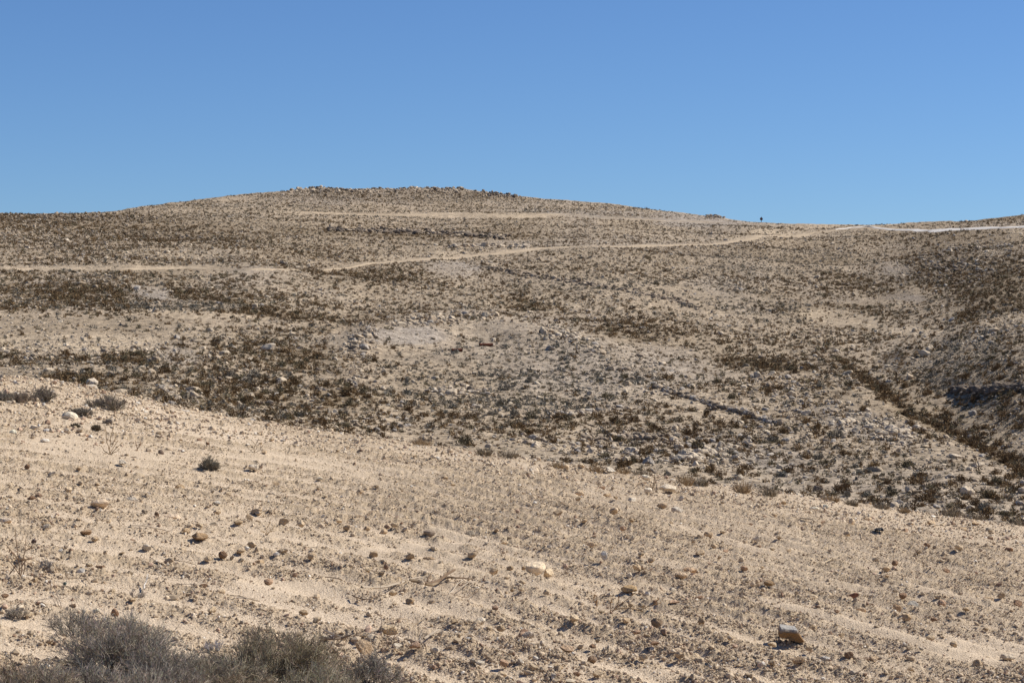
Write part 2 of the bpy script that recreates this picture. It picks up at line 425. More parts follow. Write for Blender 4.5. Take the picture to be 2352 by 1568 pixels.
GROAD = [(835, 230.5), (850, 228.3), (866, 227.4), (880, 228.6), (897, 229.5), (927, 230.3), (957, 229.6), (986, 229), (1024, 227.5), (1090, 225)]
BENCH = [(300, 211.5), (345, 212.5), (429, 215), (518, 217), (563, 215), (622, 218.3), (675, 220.3), (725, 222)]
BENCH2 = [(322, 226.8), (380, 227.5), (429, 229)]
strip('dirt_track', TRACK1, 1.1, M_TRACK, 'sandy track crossing the lower left shoulder of the hill')
strip('dirt_track', TRACK2, 1.3, M_TRACK, 'sandy track climbing across the hill to the saddle')
strip('dirt_track', BENCH, .8, M_TRACK, 'thin sandy bench track below the hill crest')
strip('dirt_track', BENCH2, .7, M_TRACK, 'short sandy bench track above the dark ledge')
strip('gravel_road', GROAD, 2.0, M_GROAD, 'pale grey gravel road in the saddle', .18)
ROADS = [np.array(t, float) for t in (TRACK1, TRACK2, GROAD, BENCH)]
def near_road(px, py, tol):
    k = np.zeros(len(px), bool)
    for t in ROADS:
        y = np.interp(px, t[:, 0], t[:, 1], left=-99, right=-99)
        k |= np.abs(py - y) < tol
    return k

# ------------------------------------------------------------------ rock shapes
def ico(sub):
    p = (1 + 5 ** .5) / 2
    V = [(-1, p, 0), (1, p, 0), (-1, -p, 0), (1, -p, 0), (0, -1, p), (0, 1, p), (0, -1, -p), (0, 1, -p), (p, 0, -1), (p, 0, 1), (-p, 0, -1), (-p, 0, 1)]
    Fc = [(0, 11, 5), (0, 5, 1), (0, 1, 7), (0, 7, 10), (0, 10, 11), (1, 5, 9), (5, 11, 4), (11, 10, 2), (10, 7, 6), (7, 1, 8), (3, 9, 4), (3, 4, 2), (3, 2, 6), (3, 6, 8), (3, 8, 9), (4, 9, 5), (2, 4, 11), (6, 2, 10), (8, 6, 7), (9, 8, 1)]
    V = [np.array(v) / np.linalg.norm(v) for v in V]
    for _ in range(sub):
        c, N = {}, []
        def mid(a, b):
            k = (min(a, b), max(a, b))
            if k not in c:
                m = V[a] + V[b]; V.append(m / np.linalg.norm(m)); c[k] = len(V) - 1
            return c[k]
        for a, b, d in Fc:
            x, y, z = mid(a, b), mid(b, d), mid(d, a)
            N += [(a, x, z), (b, y, x), (d, z, y), (x, y, z)]
        Fc = N
    return np.array(V), np.array(Fc)
ICO = [ico(k) for k in range(5)]

def rock(sub, seed, planes=10, rounded=.25, flat=1.0, rough=.04):
    r_ = np.random.default_rng(seed)
    D, Fc = ICO[sub]
    n = r_.normal(size=(planes, 3)); n /= np.linalg.norm(n, axis=1)[:, None]
    d = r_.uniform(.55, .95, planes)
    dots = D @ n.T
    rad = np.where(dots > .12, d / np.maximum(dots, .12), 9).min(1)
    rad = np.minimum(rad, 1.25) * (1 - rounded) + rounded * .8
    a = r_.uniform(-1, 1, 3) * 9
    rad = rad * (1 + rough * (vn(D[:, 0] * 2.3 + a[0] + D[:, 2], D[:, 1] * 2.3 + a[1] - D[:, 2], seed) + .6 * vn(D[:, 0] * 5 + a[2], D[:, 1] * 5 + D[:, 2] * 4, seed + 5)))
    V = D * rad[:, None]
    V[:, 2] *= flat
    V -= (V.max(0) + V.min(0)) / 2
    V /= (V.max(0) - V.min(0)).max()        # longest side 1
    return V, Fc

def rots(n, tilt):
    """random yaw then small tilt, as (n,3,3)"""
    y = rng.uniform(0, 2 * np.pi, n); a = rng.normal(0, tilt, n); b = rng.normal(0, tilt, n)
    cy, sy, ca, sa, cb, sb = np.cos(y), np.sin(y), np.cos(a), np.sin(a), np.cos(b), np.sin(b)
    z, o = np.zeros(n), np.ones(n)
    Rz = np.array([[cy, -sy, z], [sy, cy, z], [z, z, o]]).transpose(2, 0, 1)
    Rx = np.array([[o, z, z], [z, ca, -sa], [z, sa, ca]]).transpose(2, 0, 1)
    Ry = np.array([[cb, z, sb], [z, o, z], [-sb, z, cb]]).transpose(2, 0, 1)
    return Rx @ Ry @ Rz

def scatter(protos, P, S, colr, tilt=.25):
    """merge copies of prototype shapes: P (n,3) places, S (n,3) sizes, colr (n,3)"""
    n = len(P); R = rots(n, tilt); which = rng.integers(0, len(protos), n)
    Vs, Fs, Cs, off = [], [], [], 0
    for k, pr in enumerate(protos):
        V, Fc = pr[0], pr[1]
        ii = np.where(which == k)[0]
        if not len(ii): continue
        Q = (V[None] * S[ii][:, None, :]) @ R[ii].transpose(0, 2, 1) + P[ii][:, None, :]
        c = np.repeat(colr[ii][:, None, :], len(V), 1)
        if len(pr) > 2: c = c * pr[2][None, :, None]
        Vs.append(Q.reshape(-1, 3)); Cs.append(c.reshape(-1, 3))
        Fs.append((Fc[None] + (np.arange(len(ii)) * len(V))[:, None, None] + off).reshape(-1, Fc.shape[1])); off += len(ii) * len(V)
    return np.concatenate(Vs), np.concatenate(Fs), np.concatenate(Cs)

PAL = np.array([(.46, .35, .232), (.53, .41, .28), (.60, .485, .345), (.66, .59, .49), (.27, .175, .115), (.37, .31, .24), (.48, .335, .235)])
PALN = ['sandy', 'tan', 'cream', 'whitish', 'brown', 'grey', 'pinkish']

# ------------------------------------------------------------------ gravel and clods on the field (stuff)
def build_gravel():
    n = 950000
    px = rng.uniform(-70, 1094, n); top = Ef(px) - 1
    py = top + (700 - top) * rng.uniform(0, 1, n) ** 1.0
    g = np.maximum(py - YC - OFF + TILT * (px - XC), GMIN)
    Y = GH / g; X = (px - XC) / F * Y
    r, amp, clod = field_masks(X, Y)
    keep = rng.uniform(0, 1, n) < (.012 + .60 * clod ** 1.5) * (.75 + .6 * vn(X * 2.5, Y * 2.5, 91))
    px, py = px[keep], py[keep]
    X, Y, Z = fieldpt(px, py)
    n = len(X)
    pix = Y / F
    size = np.maximum(.0112 * np.exp(rng.normal(0, .62, n)), pix * 1.05)
    size = np.minimum(size, .085)
    # the far rim of the field and its stony upper corner
    m = 42000
    px2 = np.concatenate([rng.uniform(-70, 1094, m), rng.uniform(-70, 230, 14000)]); Y2 = np.concatenate([rng.uniform(37, 50, m), rng.uniform(31, 50, 14000)])
    px2 = np.where(np.arange(m + 14000) < m, px2, px2); X2 = (px2 - XC) / F * Y2
    k2 = np.ones(len(px2), bool); k2[:m] = rng.uniform(0, 1, m) < .55 + .4 * vn(X2[:m] * 1.5, Y2[:m] * 1.5, 93); k2[m:] = rng.uniform(0, 1, 14000) < (.42 + .3 * vn(X2[m:] * .9, Y2[m:] * .9, 94)) * sstep(28, 39, Y2[m:]) * sstep(230, 120, px2[m:])
    X2, Y2, px2 = X2[k2], Y2[k2], px2[k2]
    s2 = np.maximum(.03 * np.exp(rng.normal(0, .5, len(X2))), .021); s2[px2 < 230] *= 1.15; s2 = np.minimum(s2, .13)
    X, Y, Z, size = np.concatenate([X, X2]), np.concatenate([Y, Y2]), np.concatenate([Z, field_base(X2, Y2) + field_h(X2, Y2)]), np.concatenate([size, s2])
    n1_ = n; n = len(X)
    S = size[:, None] * np.stack([rng.uniform(.75, 1.3, n), rng.uniform(.6, 1.0, n), rng.uniform(.45, .95, n)], -1)
    ci = rng.choice(7, n, p=[.52, .22, .09, .035, .065, .03, .04])
    ci[n1_:] = rng.choice(7, n - n1_, p=[.30, .26, .22, .08, .05, .04, .05])
    colr = PAL[ci] * rng.uniform(.82, 1.12, (n, 1)); colr[:n1_][ci[:n1_] == 0] *= .93
    P = np.stack([X, Y, Z + S[:, 2] * .22], -1)
    pr = [rock(0, 100 + k, 7, .15, 1, .1) for k in range(10)]
    pr = [(V / .95, Fc) for V, Fc in pr]
    V, Fc, C = scatter(pr, P, S, colr, .5)
    o = link('gravel', mesh('gravel', V, Fc, M_GRAVEL, C))
    tag(o, 'loose gravel and dry clods strewn over the ploughed field', 'gravel', kind='stuff')
    print('gravel', n, len(Fc))
build_gravel()

# ------------------------------------------------------------------ landmarks for labels
FIELD_MARKS = []          # (X, Y, phrase)
HILL_MARKS = []
USED = set()
def where(X, Y, marks, near=.35, unit=1.0):
    """candidate phrases 'behind the ...' sorted by distance"""
    out = []
    for mx, my, ph in marks:
        dx, dy = X - mx, Y - my
        d = math.hypot(dx, dy)
        out.append((d, dx, dy, ph))
    out.sort(key=lambda q: q[0])
    res = []
    for d, dx, dy, ph in out[:6]:
        a = math.degrees(math.atan2(dy, dx)) % 360
        rel = ['downhill of', 'diagonally beyond', 'beyond', 'beyond and uphill of', 'uphill of', 'uphill and this side of', 'on this side of', 'downhill and this side of'][int(((a + 22.5) % 360) // 45)]
        if d < near: dist = 'close by and'
        else:
            v = d / unit
            dist = 'about %s' % (('%d cm' % (round(d * 10) * 10)) if d < .95 else ('%d m' % round(d)) if d > 3 else ('%.1f m' % d))
        res.append((dist, rel, ph))
    return res

import re
WRD = re.compile(r"[A-Za-z0-9][A-Za-z0-9'\u2019-]*")
def unique_label(desc, X, Y, marks, near=.35):
    for dist, rel, ph in where(X, Y, marks, near):
        l = f'{desc} {dist} {rel} {ph}'
        if len(WRD.findall(l)) <= 16 and l not in USED:
            USED.add(l); return l
    l = f'{desc} among others of its kind'
    return l

# ------------------------------------------------------------------ individual stones on the field
STONE_MESH = {}
def stone_proto(kind, k):
    key = (kind, k)
    if key not in STONE_MESH:
        pl, rd, fl, ro = {'angular': (9, .06, 1, .05), 'rounded': (16, .55, .9, .05), 'flat': (10, .2, .55, .05), 'blocky': (7, .03, .9, .04)}[kind]
        V, Fc = rock(3, 300 + k * 7 + len(kind), pl, rd, fl, ro)
        me = mesh('stone', V, Fc, M_STONE, None, True)
        me.set_sharp_from_angle(angle=math.radians(28)) if hasattr(me, 'set_sharp_from_angle') else None
        STONE_MESH[key] = (me, V)
    return STONE_MESH[key]

def add_stone(px, py, wpx, hpx, colour, kind='angular', name='stone', label=None, mark=None, yaw=None, desc=None, bury=.12, tilt=.12):
    X, Y, Z = (float(q) for q in fieldpt(px, py + hpx * .3, True))
    me, V = stone_proto(kind, random.randrange(7))
    o = link(name, me)
    wx, hz = wpx * Y / F, hpx * Y / F
    yaw = random.uniform(0, 6.28) if yaw is None else yaw
    R = Euler((random.gauss(0, tilt), random.gauss(0, tilt), yaw)).to_matrix()
    Q = V @ np.array(R).T
    ex = Q.max(0) - Q.min(0)
    s = wx / ex[0]; sz = hz / ex[2] * (1 + bury)
    # scale along world axes would shear: fold vertical ratio into the local z scale
    o.rotation_euler = R.to_euler(); o.scale = (s, s, max(min(sz, s * 1.6), s * .35))
    Q = (V * np.array(o.scale)) @ np.array(R).T
    zmin = Q[:, 2].min(); hgt = Q[:, 2].max() - zmin
    o.location = (X, Y, Z - zmin - hgt * bury)
    o.color = (min(colour[0] * 1.08, .8), colour[1] * 1.02, colour[2] * .93, 1)
    o['category'] = 'stone'
    o['group'] = 'loose stones on the ploughed field'
    if label: o['label'] = label; USED.add(label)
    if mark: FIELD_MARKS.append((X, Y, mark))
    return o, X, Y

def c(i, f=1.0): return tuple(PAL[i] * f)
MARKED = [  # px, py, w, h, colour, kind, label, landmark phrase
 (535, 569, 20, 14, (.68, .57, .43), 'angular', 'big cream angular stone standing clear on smooth sand with a smaller one leaning', 'the big cream angular stone'),
 (604, 562, 6.5, 9, (.66, .63, .60), 'blocky', 'upright whitish block with square edges among brown clods', 'the upright whitish block'),
 (363, 646, 17, 17, (.47, .36, .25), 'angular', 'big tan pointed stone beside the olive bush', 'the big tan pointed stone'),
 (388, 637, 20, 9.5, (.60, .48, .33), 'blocky', 'wide cream stone with dark shaded face behind the tan pointed stone', 'the wide cream stone'),
 (100, 503, 19, 9, (.62, .50, .38), 'rounded', 'large smooth cream stone lying near grey flat stone', 'the large smooth cream stone'),
 (131, 500, 13, 6, (.42, .38, .33), 'flat', 'grey flat stone next to the large smooth cream stone', None),
 (200, 541, 17, 7, (.40, .28, .17), 'angular', 'ochre stone with arched top and dark shaded side', 'the ochre arched stone'),
 (172, 515, 18, 7, (.58, .47, .36), 'flat', 'broad low cream slab next to a dark upright stone', 'the broad low cream slab'),
 (157, 516, 5, 7, (.25, .17, .12), 'rounded', 'dark brown upright stone beside the broad cream slab', None),
 (70, 417, 16, 9, (.64, .58, .48), 'rounded', 'largest white boulder at the stony field edge below grey bushes', 'the white boulder at the field edge'),
 (668, 490, 17, 6.5, (.64, .56, .45), 'blocky', 'long white brick-shaped block near the far field edge', 'the long white brick-shaped block'),
 (534, 471, 10, 6.5, (.60, .50, .39), 'angular', 'cream angular stone near the field edge above the furrows', 'the cream stone at the furrow heads'),
 (677, 509, 12, 8, (.55, .50, .43), 'rounded', 'pale rounded stone with dark shadow beside a tan one', 'the pale rounded stone pair'),
 (662, 508, 11, 6, (.46, .36, .26), 'rounded', 'tan rounded stone paired with a pale one', None),
 (614, 515, 9, 7, (.52, .42, .31), 'angular', 'tan wedge stone on the furrowed ground', 'the tan wedge stone'),
 (558, 516, 10, 5.5, (.40, .31, .22), 'blocky', 'brown squared stone with pale top among furrow heads', None),
 (470, 532, 11, 7, (.30, .26, .21), 'rounded', 'dark grey mottled stone with black shadow', 'the dark grey mottled stone'),
 (429, 536, 12, 6, (.32, .26, .21), 'flat', 'grey-brown slab tilted up out of the sand', 'the tilted grey-brown slab'),
 (690, 570, 15, 6.5, (.50, .36, .24), 'flat', 'long tan slab lying flat near the pale round stone', 'the long tan slab'),
 (681, 582, 13, 7, (.55, .43, .31), 'rounded', 'pale round stone just in front of long tan slab', None),
 (629, 593, 17, 6.5, (.42, .30, .17), 'flat', 'ochre flat stone behind the thorny twig', 'the ochre flat stone'),
 (769, 588, 11.5, 5, (.36, .25, .15), 'blocky', 'brown brick-shaped stone lying alone on gravel', 'the brown brick-shaped stone'),
 (854, 595, 10, 5, (.24, .12, .09), 'angular', 'dark red pointed stone', 'the dark red pointed stone'),
 (896, 609, 9, 8, (.44, .31, .20), 'angular', 'ochre upright stone in a clod row', 'the ochre upright stone'),
 (913, 605, 13, 5.5, (.33, .31, .28), 'flat', 'flat grey flaky stone behind ochre upright stone', None),
 (950, 614, 6.5, 5.5, (.22, .16, .11), 'rounded', 'dark brown ball-shaped stone', 'the dark ball-shaped stone'),
 (874, 664, 10, 7, (.52, .40, .28), 'angular', 'tan angular stone at the lower edge of the gravel', 'the tan angular stone by the sand'),
 (866, 656, 8.5, 5, (.36, .27, .20), 'rounded', 'brown smooth stone next to tan angular stone', None),
 (798, 664, 13, 6.5, (.42, .31, .21), 'angular', 'two-tone stone with dark shaded left end', 'the two-tone stone'),
 (825, 665, 10, 5, (.56, .53, .50), 'rounded', 'greyish white stone beside the two-tone stone', None),
 (1008, 656, 14, 6, (.62, .54, .44), 'rounded', 'whitish stone on smooth pale sand by the field corner', 'the whitish stone on smooth sand'),
 (954, 648, 8, 6, (.55, .43, .30), 'blocky', 'cream squared stone among small clods', None),
 (809, 651, 7, 5.5, (.58, .46, .32), 'flat', 'cream leaning flake stone', None),
 (700, 624, 8.5, 7, (.38, .28, .18), 'angular', 'ochre peaked stone on open gravel', 'the ochre peaked stone'),
 (657, 627, 12, 9.5, (.27, .20, .14), 'rounded', 'large crumbly brown clod of soil', 'the large crumbly clod'),
 (524, 630, 9, 7, (.32, .21, .15), 'rounded', 'reddish brown clod near the bottom middle', 'the reddish brown clod'),
 (527, 642, 13, 7, (.56, .49, .42), 'angular', 'whitish stone with tan end in front of reddish clod', None),
 (567, 655, 14, 6.5, (.50, .37, .26), 'flat', 'flat tan stone over a black shadow', 'the flat tan stone over shadow'),
 (592, 657, 10, 8, (.29, .21, .15), 'rounded', 'crumbly dark clod beside flat tan stone', None),
 (284, 525, 11, 7.5, (.52, .42, .31), 'angular', 'tan faceted stone with black shadow beside straw-coloured weed', 'the tan faceted stone'),
 (283, 554, 12, 5, (.50, .40, .29), 'flat', 'sandy low slab half buried', 'the half buried sandy slab'),
 (429, 560, 13, 3.5, (.38, .28, .19), 'flat', 'thin brown plate stone on a sand drift', 'the thin brown plate stone'),
 (472, 559, 9, 6.5, (.54, .43, .31), 'angular', 'tan pyramid stone behind the branches', 'the tan pyramid stone'),
 (386, 568, 6, 5, (.36, .24, .17), 'angular', 'small brown cone-shaped stone on sand', 'the small cone-shaped stone'),
 (415, 655, 12, 6.5, (.48, .34, .25), 'flat', 'pinkish wedge stone with dark underside', 'the pinkish wedge stone'),
 (130, 571, 9, 6, (.54, .44, .31), 'flat', 'cream thin stone standing on edge', 'the cream stone on edge'),
 (232, 560, 4.5, 7.5, (.54, .43, .31), 'blocky', 'pale upright finger-shaped stone', 'the finger-shaped stone'),
 (115, 609, 9, 9, (.34, .22, .15), 'angular', 'broken brown stone with hollow behind the grey bush', 'the broken brown stone'),
 (34, 544, 5.5, 4.5, (.20, .15, .14), 'blocky', 'small blackish brick-shaped stone', 'the blackish brick-shaped stone'),
 (86, 536, 12, 5, (.40, .28, .18), 'rounded', 'long ochre-brown stone beside a cream pebble', 'the long ochre-brown stone'),
 (65, 587, 3.5, 3, (.17, .24, .23), 'rounded', 'small blue-green pebble on sand', None),
 (5, 518, 13, 6, (.62, .52, .42), 'flat', 'whitish flat stone by the frame edge', 'the whitish flat stone'),
 (217, 506, 8, 4, (.66, .62, .56), 'flat', 'white flat disc-like stone', 'the white disc-like stone'),
 (161, 451, 6, 6, (.24, .18, .14), 'rounded', 'dark upright cobble behind the round bush', 'the dark upright cobble'),
 (46, 432, 7, 3.5, (.70, .68, .66), 'flat', 'bright white flake on the sand', 'the bright white flake'),
]
PLAIN = [(548, 572, 11, 8, 2, 'angular'), (301, 529, 8, 6, 2, 'rounded'), (311, 562, 7, 5, 1, 'rounded'), (397, 575, 9, 4.5, 0, 'angular'), (505, 542, 9, 6, 2, 'angular'), (405, 515, 8, 5, 2, 'flat'), (339, 519, 6, 5, 2, 'angular'),
 (257, 513, 12, 4.5, 1, 'blocky'), (384, 529, 8, 5, 1, 'flat'), (395, 529, 8, 4.5, 2, 'rounded'), (393, 595, 9, 5.5, 2, 'angular'), (522, 641, 8, 7, 6, 'rounded'), (502, 677, 9, 6, 2, 'rounded'), (374, 659, 9, 4, 1, 'angular'),
 (46, 523, 10, 4, 0, 'flat'), (95, 541, 8, 5, 1, 'rounded'), (213, 522, 8, 6, 5, 'angular'), (217, 515, 8, 5, 2, 'rounded'), (259, 514, 7, 4, 2, 'angular'), (250, 522, 8, 6, 1, 'angular'), (109, 523, 5, 6, 2, 'angular'), (241, 551, 9, 4.5, 1, 'rounded'),
 (209, 560, 9, 5, 2, 'flat'), (222, 587, 7, 4.5, 2, 'rounded'), (116, 566, 8, 5, 2, 'flat'), (5, 591, 8, 3.5, 4, 'flat'), (100, 571, 9, 4.5, 4, 'angular'), (27, 469, 6, 5, 4, 'rounded'), (10, 484, 8, 5, 2, 'rounded'), (68, 494, 8, 5, 2, 'rounded'),
 (122, 466, 8, 5, 3, 'angular'), (13, 432, 8, 5, 3, 'rounded'), (86, 433, 8, 4, 6, 'flat'), (861, 607, 10, 5.5, 1, 'angular'), (811, 596, 13, 5.5, 2, 'flat'), (700, 597, 10, 5.5, 4, 'flat'), (674, 607, 10, 3.5, 6, 'flat'), (626, 624, 8.5, 5, 1, 'angular'),
 (598, 676, 11, 6, 2, 'angular'), (598, 637, 5.5, 4.5, 5, 'angular'), (637, 631, 9, 4.5, 6, 'rounded'), (637, 573, 9, 6.5, 1, 'angular'), (630, 575, 4, 4, 3, 'blocky'), (654, 651, 10, 3.5, 4, 'flat'), (903, 598, 8, 5.5, 4, 'angular'), (749, 678, 9, 5, 2, 'angular'),
 (640, 569, 6, 4, 3, 'flat'), (524, 566, 5, 4, 0, 'rounded'), (648, 491, 8, 5, 3, 'angular'), (580, 492, 9, 5, 1, 'rounded'), (607, 493, 8, 5, 1, 'angular'), (632, 500, 9, 6, 3, 'rounded'), (644, 482, 7, 4, 4, 'rounded'), (610, 472, 9, 5, 3, 'angular'), (646, 477, 10, 5, 3, 'rounded'),
 (567, 470, 6, 6, 2, 'angular'), (581, 469, 7, 5, 2, 'angular'), (852, 522, 7, 9, 2, 'angular'), (868, 518, 9, 4, 1, 'flat'), (910, 523, 9, 4, 2, 'flat'), (931, 523, 9, 5, 1, 'angular'), (815, 507, 9, 4, 3, 'rounded'), (825, 505, 6, 5, 3, 'angular'), (975, 524, 8, 5, 1, 'angular'),
 (1017, 604, 9, 7, 4, 'angular'), (1001, 599, 8, 6, 1, 'angular'), (988, 600, 10, 5, 1, 'angular'), (990, 537, 6, 4, 4, 'angular'), (1009, 552, 9, 4, 4, 'flat'), (946, 569, 8, 5, 4, 'angular'), (927, 545, 7, 5, 4, 'blocky'), (886, 571, 9, 4.5, 1, 'rounded'), (875, 562, 6, 4, 2, 'angular'), (905, 532, 7, 4, 6, 'flat')]
for a in MARKED:
    add_stone(*a[:6], label=a[6], mark=a[7])
FIELD_MARKS += [(*[float(q) for q in fieldpt(px, py)[:2]], ph) for px, py, ph in ((209, 478, 'the round grey bush'), (430, 583, 'the heap of dry branches'), (620, 604, 'the thorny twig'), (20, 575, 'the tall dry stalk'), (330, 636, 'the uprooted grey stump'), (790, 640, 'the brown wedge rock'), (107, 412, 'the low grey bush'), (110, 455, 'the spindly straw weed'), (879, 534, 'the black plastic scrap'))]

def describe(kind, ci, wm):
    sz = 'tiny' if wm < .045 else 'small' if wm < .075 else 'fist-sized' if wm < .11 else 'large'
    return f'{sz} {PALN[ci]} {kind} stone'
n_field = len(MARKED)
for px, py, w_, h_, ci, kd in PLAIN:
    o, X, Y = add_stone(px, py, w_, h_, c(ci, random.uniform(1.0, 1.25)), kd)
    o['label'] = unique_label(describe(kd, ci, w_ * Y / F), X, Y, FIELD_MARKS); n_field += 1
tries = 0
taken = [(a[0], a[1], a[2]) for a in MARKED] + [(a[0], a[1], a[2]) for a in PLAIN]
while n_field < 298:
    px = random.uniform(2, 1022); tp = float(Ef(px)) + 4
    py = tp + (676 - tp) * random.random() ** 1.1
    if px < 340 and py > 640 - 20 * (px < 170): continue
    Y0 = GH / (py - YC - OFF + TILT * (px - XC)); X0 = (px - XC) / F * Y0
    cl = float(field_masks(np.array([X0]), np.array([Y0]))[2][0])
    if random.random() > .25 + cl: continue
    wp = max(4.2, min(.085 * math.exp(random.gauss(0, .35)) * F / Y0, 9.5))
    if any(abs(px - q[0]) < (wp + q[2]) * .6 and abs(py - q[1]) < (wp + q[2]) * .4 for q in taken): continue
    taken.append((px, py, wp))
    ci = random.choices(range(7), [.2, .25, .24, .1, .1, .04, .07])[0]; kd = random.choice(['angular', 'angular', 'rounded', 'flat', 'blocky'])
    o, X, Y = add_stone(px, py, wp, wp * random.uniform(.42, .75), c(ci, random.uniform(.95, 1.2)), kd)
    o['label'] = unique_label(describe(kd, ci, wp * Y / F), X, Y, FIELD_MARKS); n_field += 1

# the brown wedge rock: flat grey top overhanging an ochre face that runs out to a point
def wedge_rock():
    X, Y, Z = (float(q) for q in fieldpt(790, 645, True))
    k = Y / F
    sil = np.array([(-11, 4.2), (-12.6, 5), (-13, 9.5), (-11, 14), (-3, 13), (4.2, 12.2), (5.5, 12), (8, 7.5), (13, 0), (13.4, -1.6), (7, -1.6), (-4.5, 3)], float)
    n = len(sil); L = []
    for j, (dy, sx, sz, ox) in enumerate([(-6.5, .9, .80, 0), (-5.2, 1.0, .95, 0), (0, .98, 1.0, .6), (6, .9, 1.04, 1.5), (8, .7, .9, 2)]):
        P = sil.copy()
        if j == 0: P[3:7, 1] -= 2.2
        L.append(np.stack([(P[:, 0] * sx + ox), np.full(n, dy * 1.6) + .8 * np.array([random.gauss(0, .5) for _ in range(n)]), P[:, 1] * sz], -1) * k)
    V = np.concatenate(L)
    Fc = []
    for j in range(4):
        for i in range(n):
            a, b = j * n + i, j * n + (i + 1) % n
            Fc += [(a, b, b + n), (a, b + n, a + n)]
    V = np.vstack([V, L[0].mean(0), L[-1].mean(0)])
    for i in range(n):
        Fc += [(5 * n, (i + 1) % n, i), (5 * n + 1, 4 * n + i, 4 * n + (i + 1) % n)]
    top = np.zeros(len(V)); 
    colr = np.tile(np.array([(.21, .125, .06)]), (len(V), 1))
    for j in range(1, 5): colr[j * n + 3:j * n + 7] = (.33, .305, .27)
    for j, a_ in ((0, .42), (1, .38), (2, .1)): V[j * n:(j + 1) * n, 1] -= V[j * n:(j + 1) * n, 2] * a_
    me = mesh('wedge_rock', V, Fc, M_ROCK, colr)
    bm_ = __import__('bmesh').new(); bm_.from_mesh(me)
    import bmesh
    bmesh.ops.recalc_face_normals(bm_, faces=bm_.faces)
    bmesh.ops.subdivide_edges(bm_, edges=bm_.edges[:], cuts=2, use_grid_fill=True, smooth=.15, fractal=.10, along_normal=.4, seed=4)
    bm_.to_mesh(me); bm_.free()
    o = link('wedge_rock', me); o.location = (X, Y, Z + .015); o.rotation_euler = (0, 0, .05)
    tag(o, 'brown wedge rock with grey flat top casting a black shadow on the gravel', 'rock')
wedge_rock()

# ------------------------------------------------------------------ twig geometry
def tubes(lines, sides=3):
    """lines: list of (pts (m,3), r0, r1, colour)"""
    Vs, Fs, Cs, off = [], [], [], 0
    ang = np.arange(sides) * 2 * np.pi / sides
    by = {}
    for l in lines: by.setdefault(len(l[0]), []).append(l)
    for m, L in by.items():
        P = np.array([l[0] for l in L], float); k = len(L)
        T = np.gradient(P, axis=1); T /= np.linalg.norm(T, axis=2, keepdims=True) + 1e-12
        ref = np.tile(np.array([.31, .2, .93]), (k, m, 1)); flat_ = np.abs((T * ref).sum(-1)) > .9
        ref[flat_] = (.9, .4, .1)
        A = np.cross(T, ref); A /= np.linalg.norm(A, axis=2, keepdims=True) + 1e-12
        B = np.cross(T, A)
        r = np.array([np.linspace(l[1], l[2], m) for l in L])
        V = P[:, :, None, :] + r[:, :, None, None] * (np.cos(ang)[None, None, :, None] * A[:, :, None, :] + np.sin(ang)[None, None, :, None] * B[:, :, None, :])
        idx = np.arange(k * m * sides).reshape(k, m, sides) + off
        n2 = np.roll(idx, -1, axis=2)
        Fs.append(np.stack([idx[:, :-1], n2[:, :-1], n2[:, 1:], idx[:, 1:]], -1).reshape(-1, 4))
        Vs.append(V.reshape(-1, 3)); off += k * m * sides
        Cs.append(np.repeat(np.array([l[3] for l in L]), m * sides, axis=0))
    return np.concatenate(Vs), np.concatenate(Fs), np.concatenate(Cs)

def curve(p, d, L, m=4, bend=.35, droop=0.0):
    """curved strand from p along d"""
    pts = [np.array(p, float)]; d = np.array(d, float); d /= np.linalg.norm(d)
    for k in range(m - 1):
        d = d + rng.normal(0, bend, 3) / m; d[2] += -droop / m; d /= np.linalg.norm(d)
        pts.append(pts[-1] + d * L / (m - 1))
    return np.array(pts)

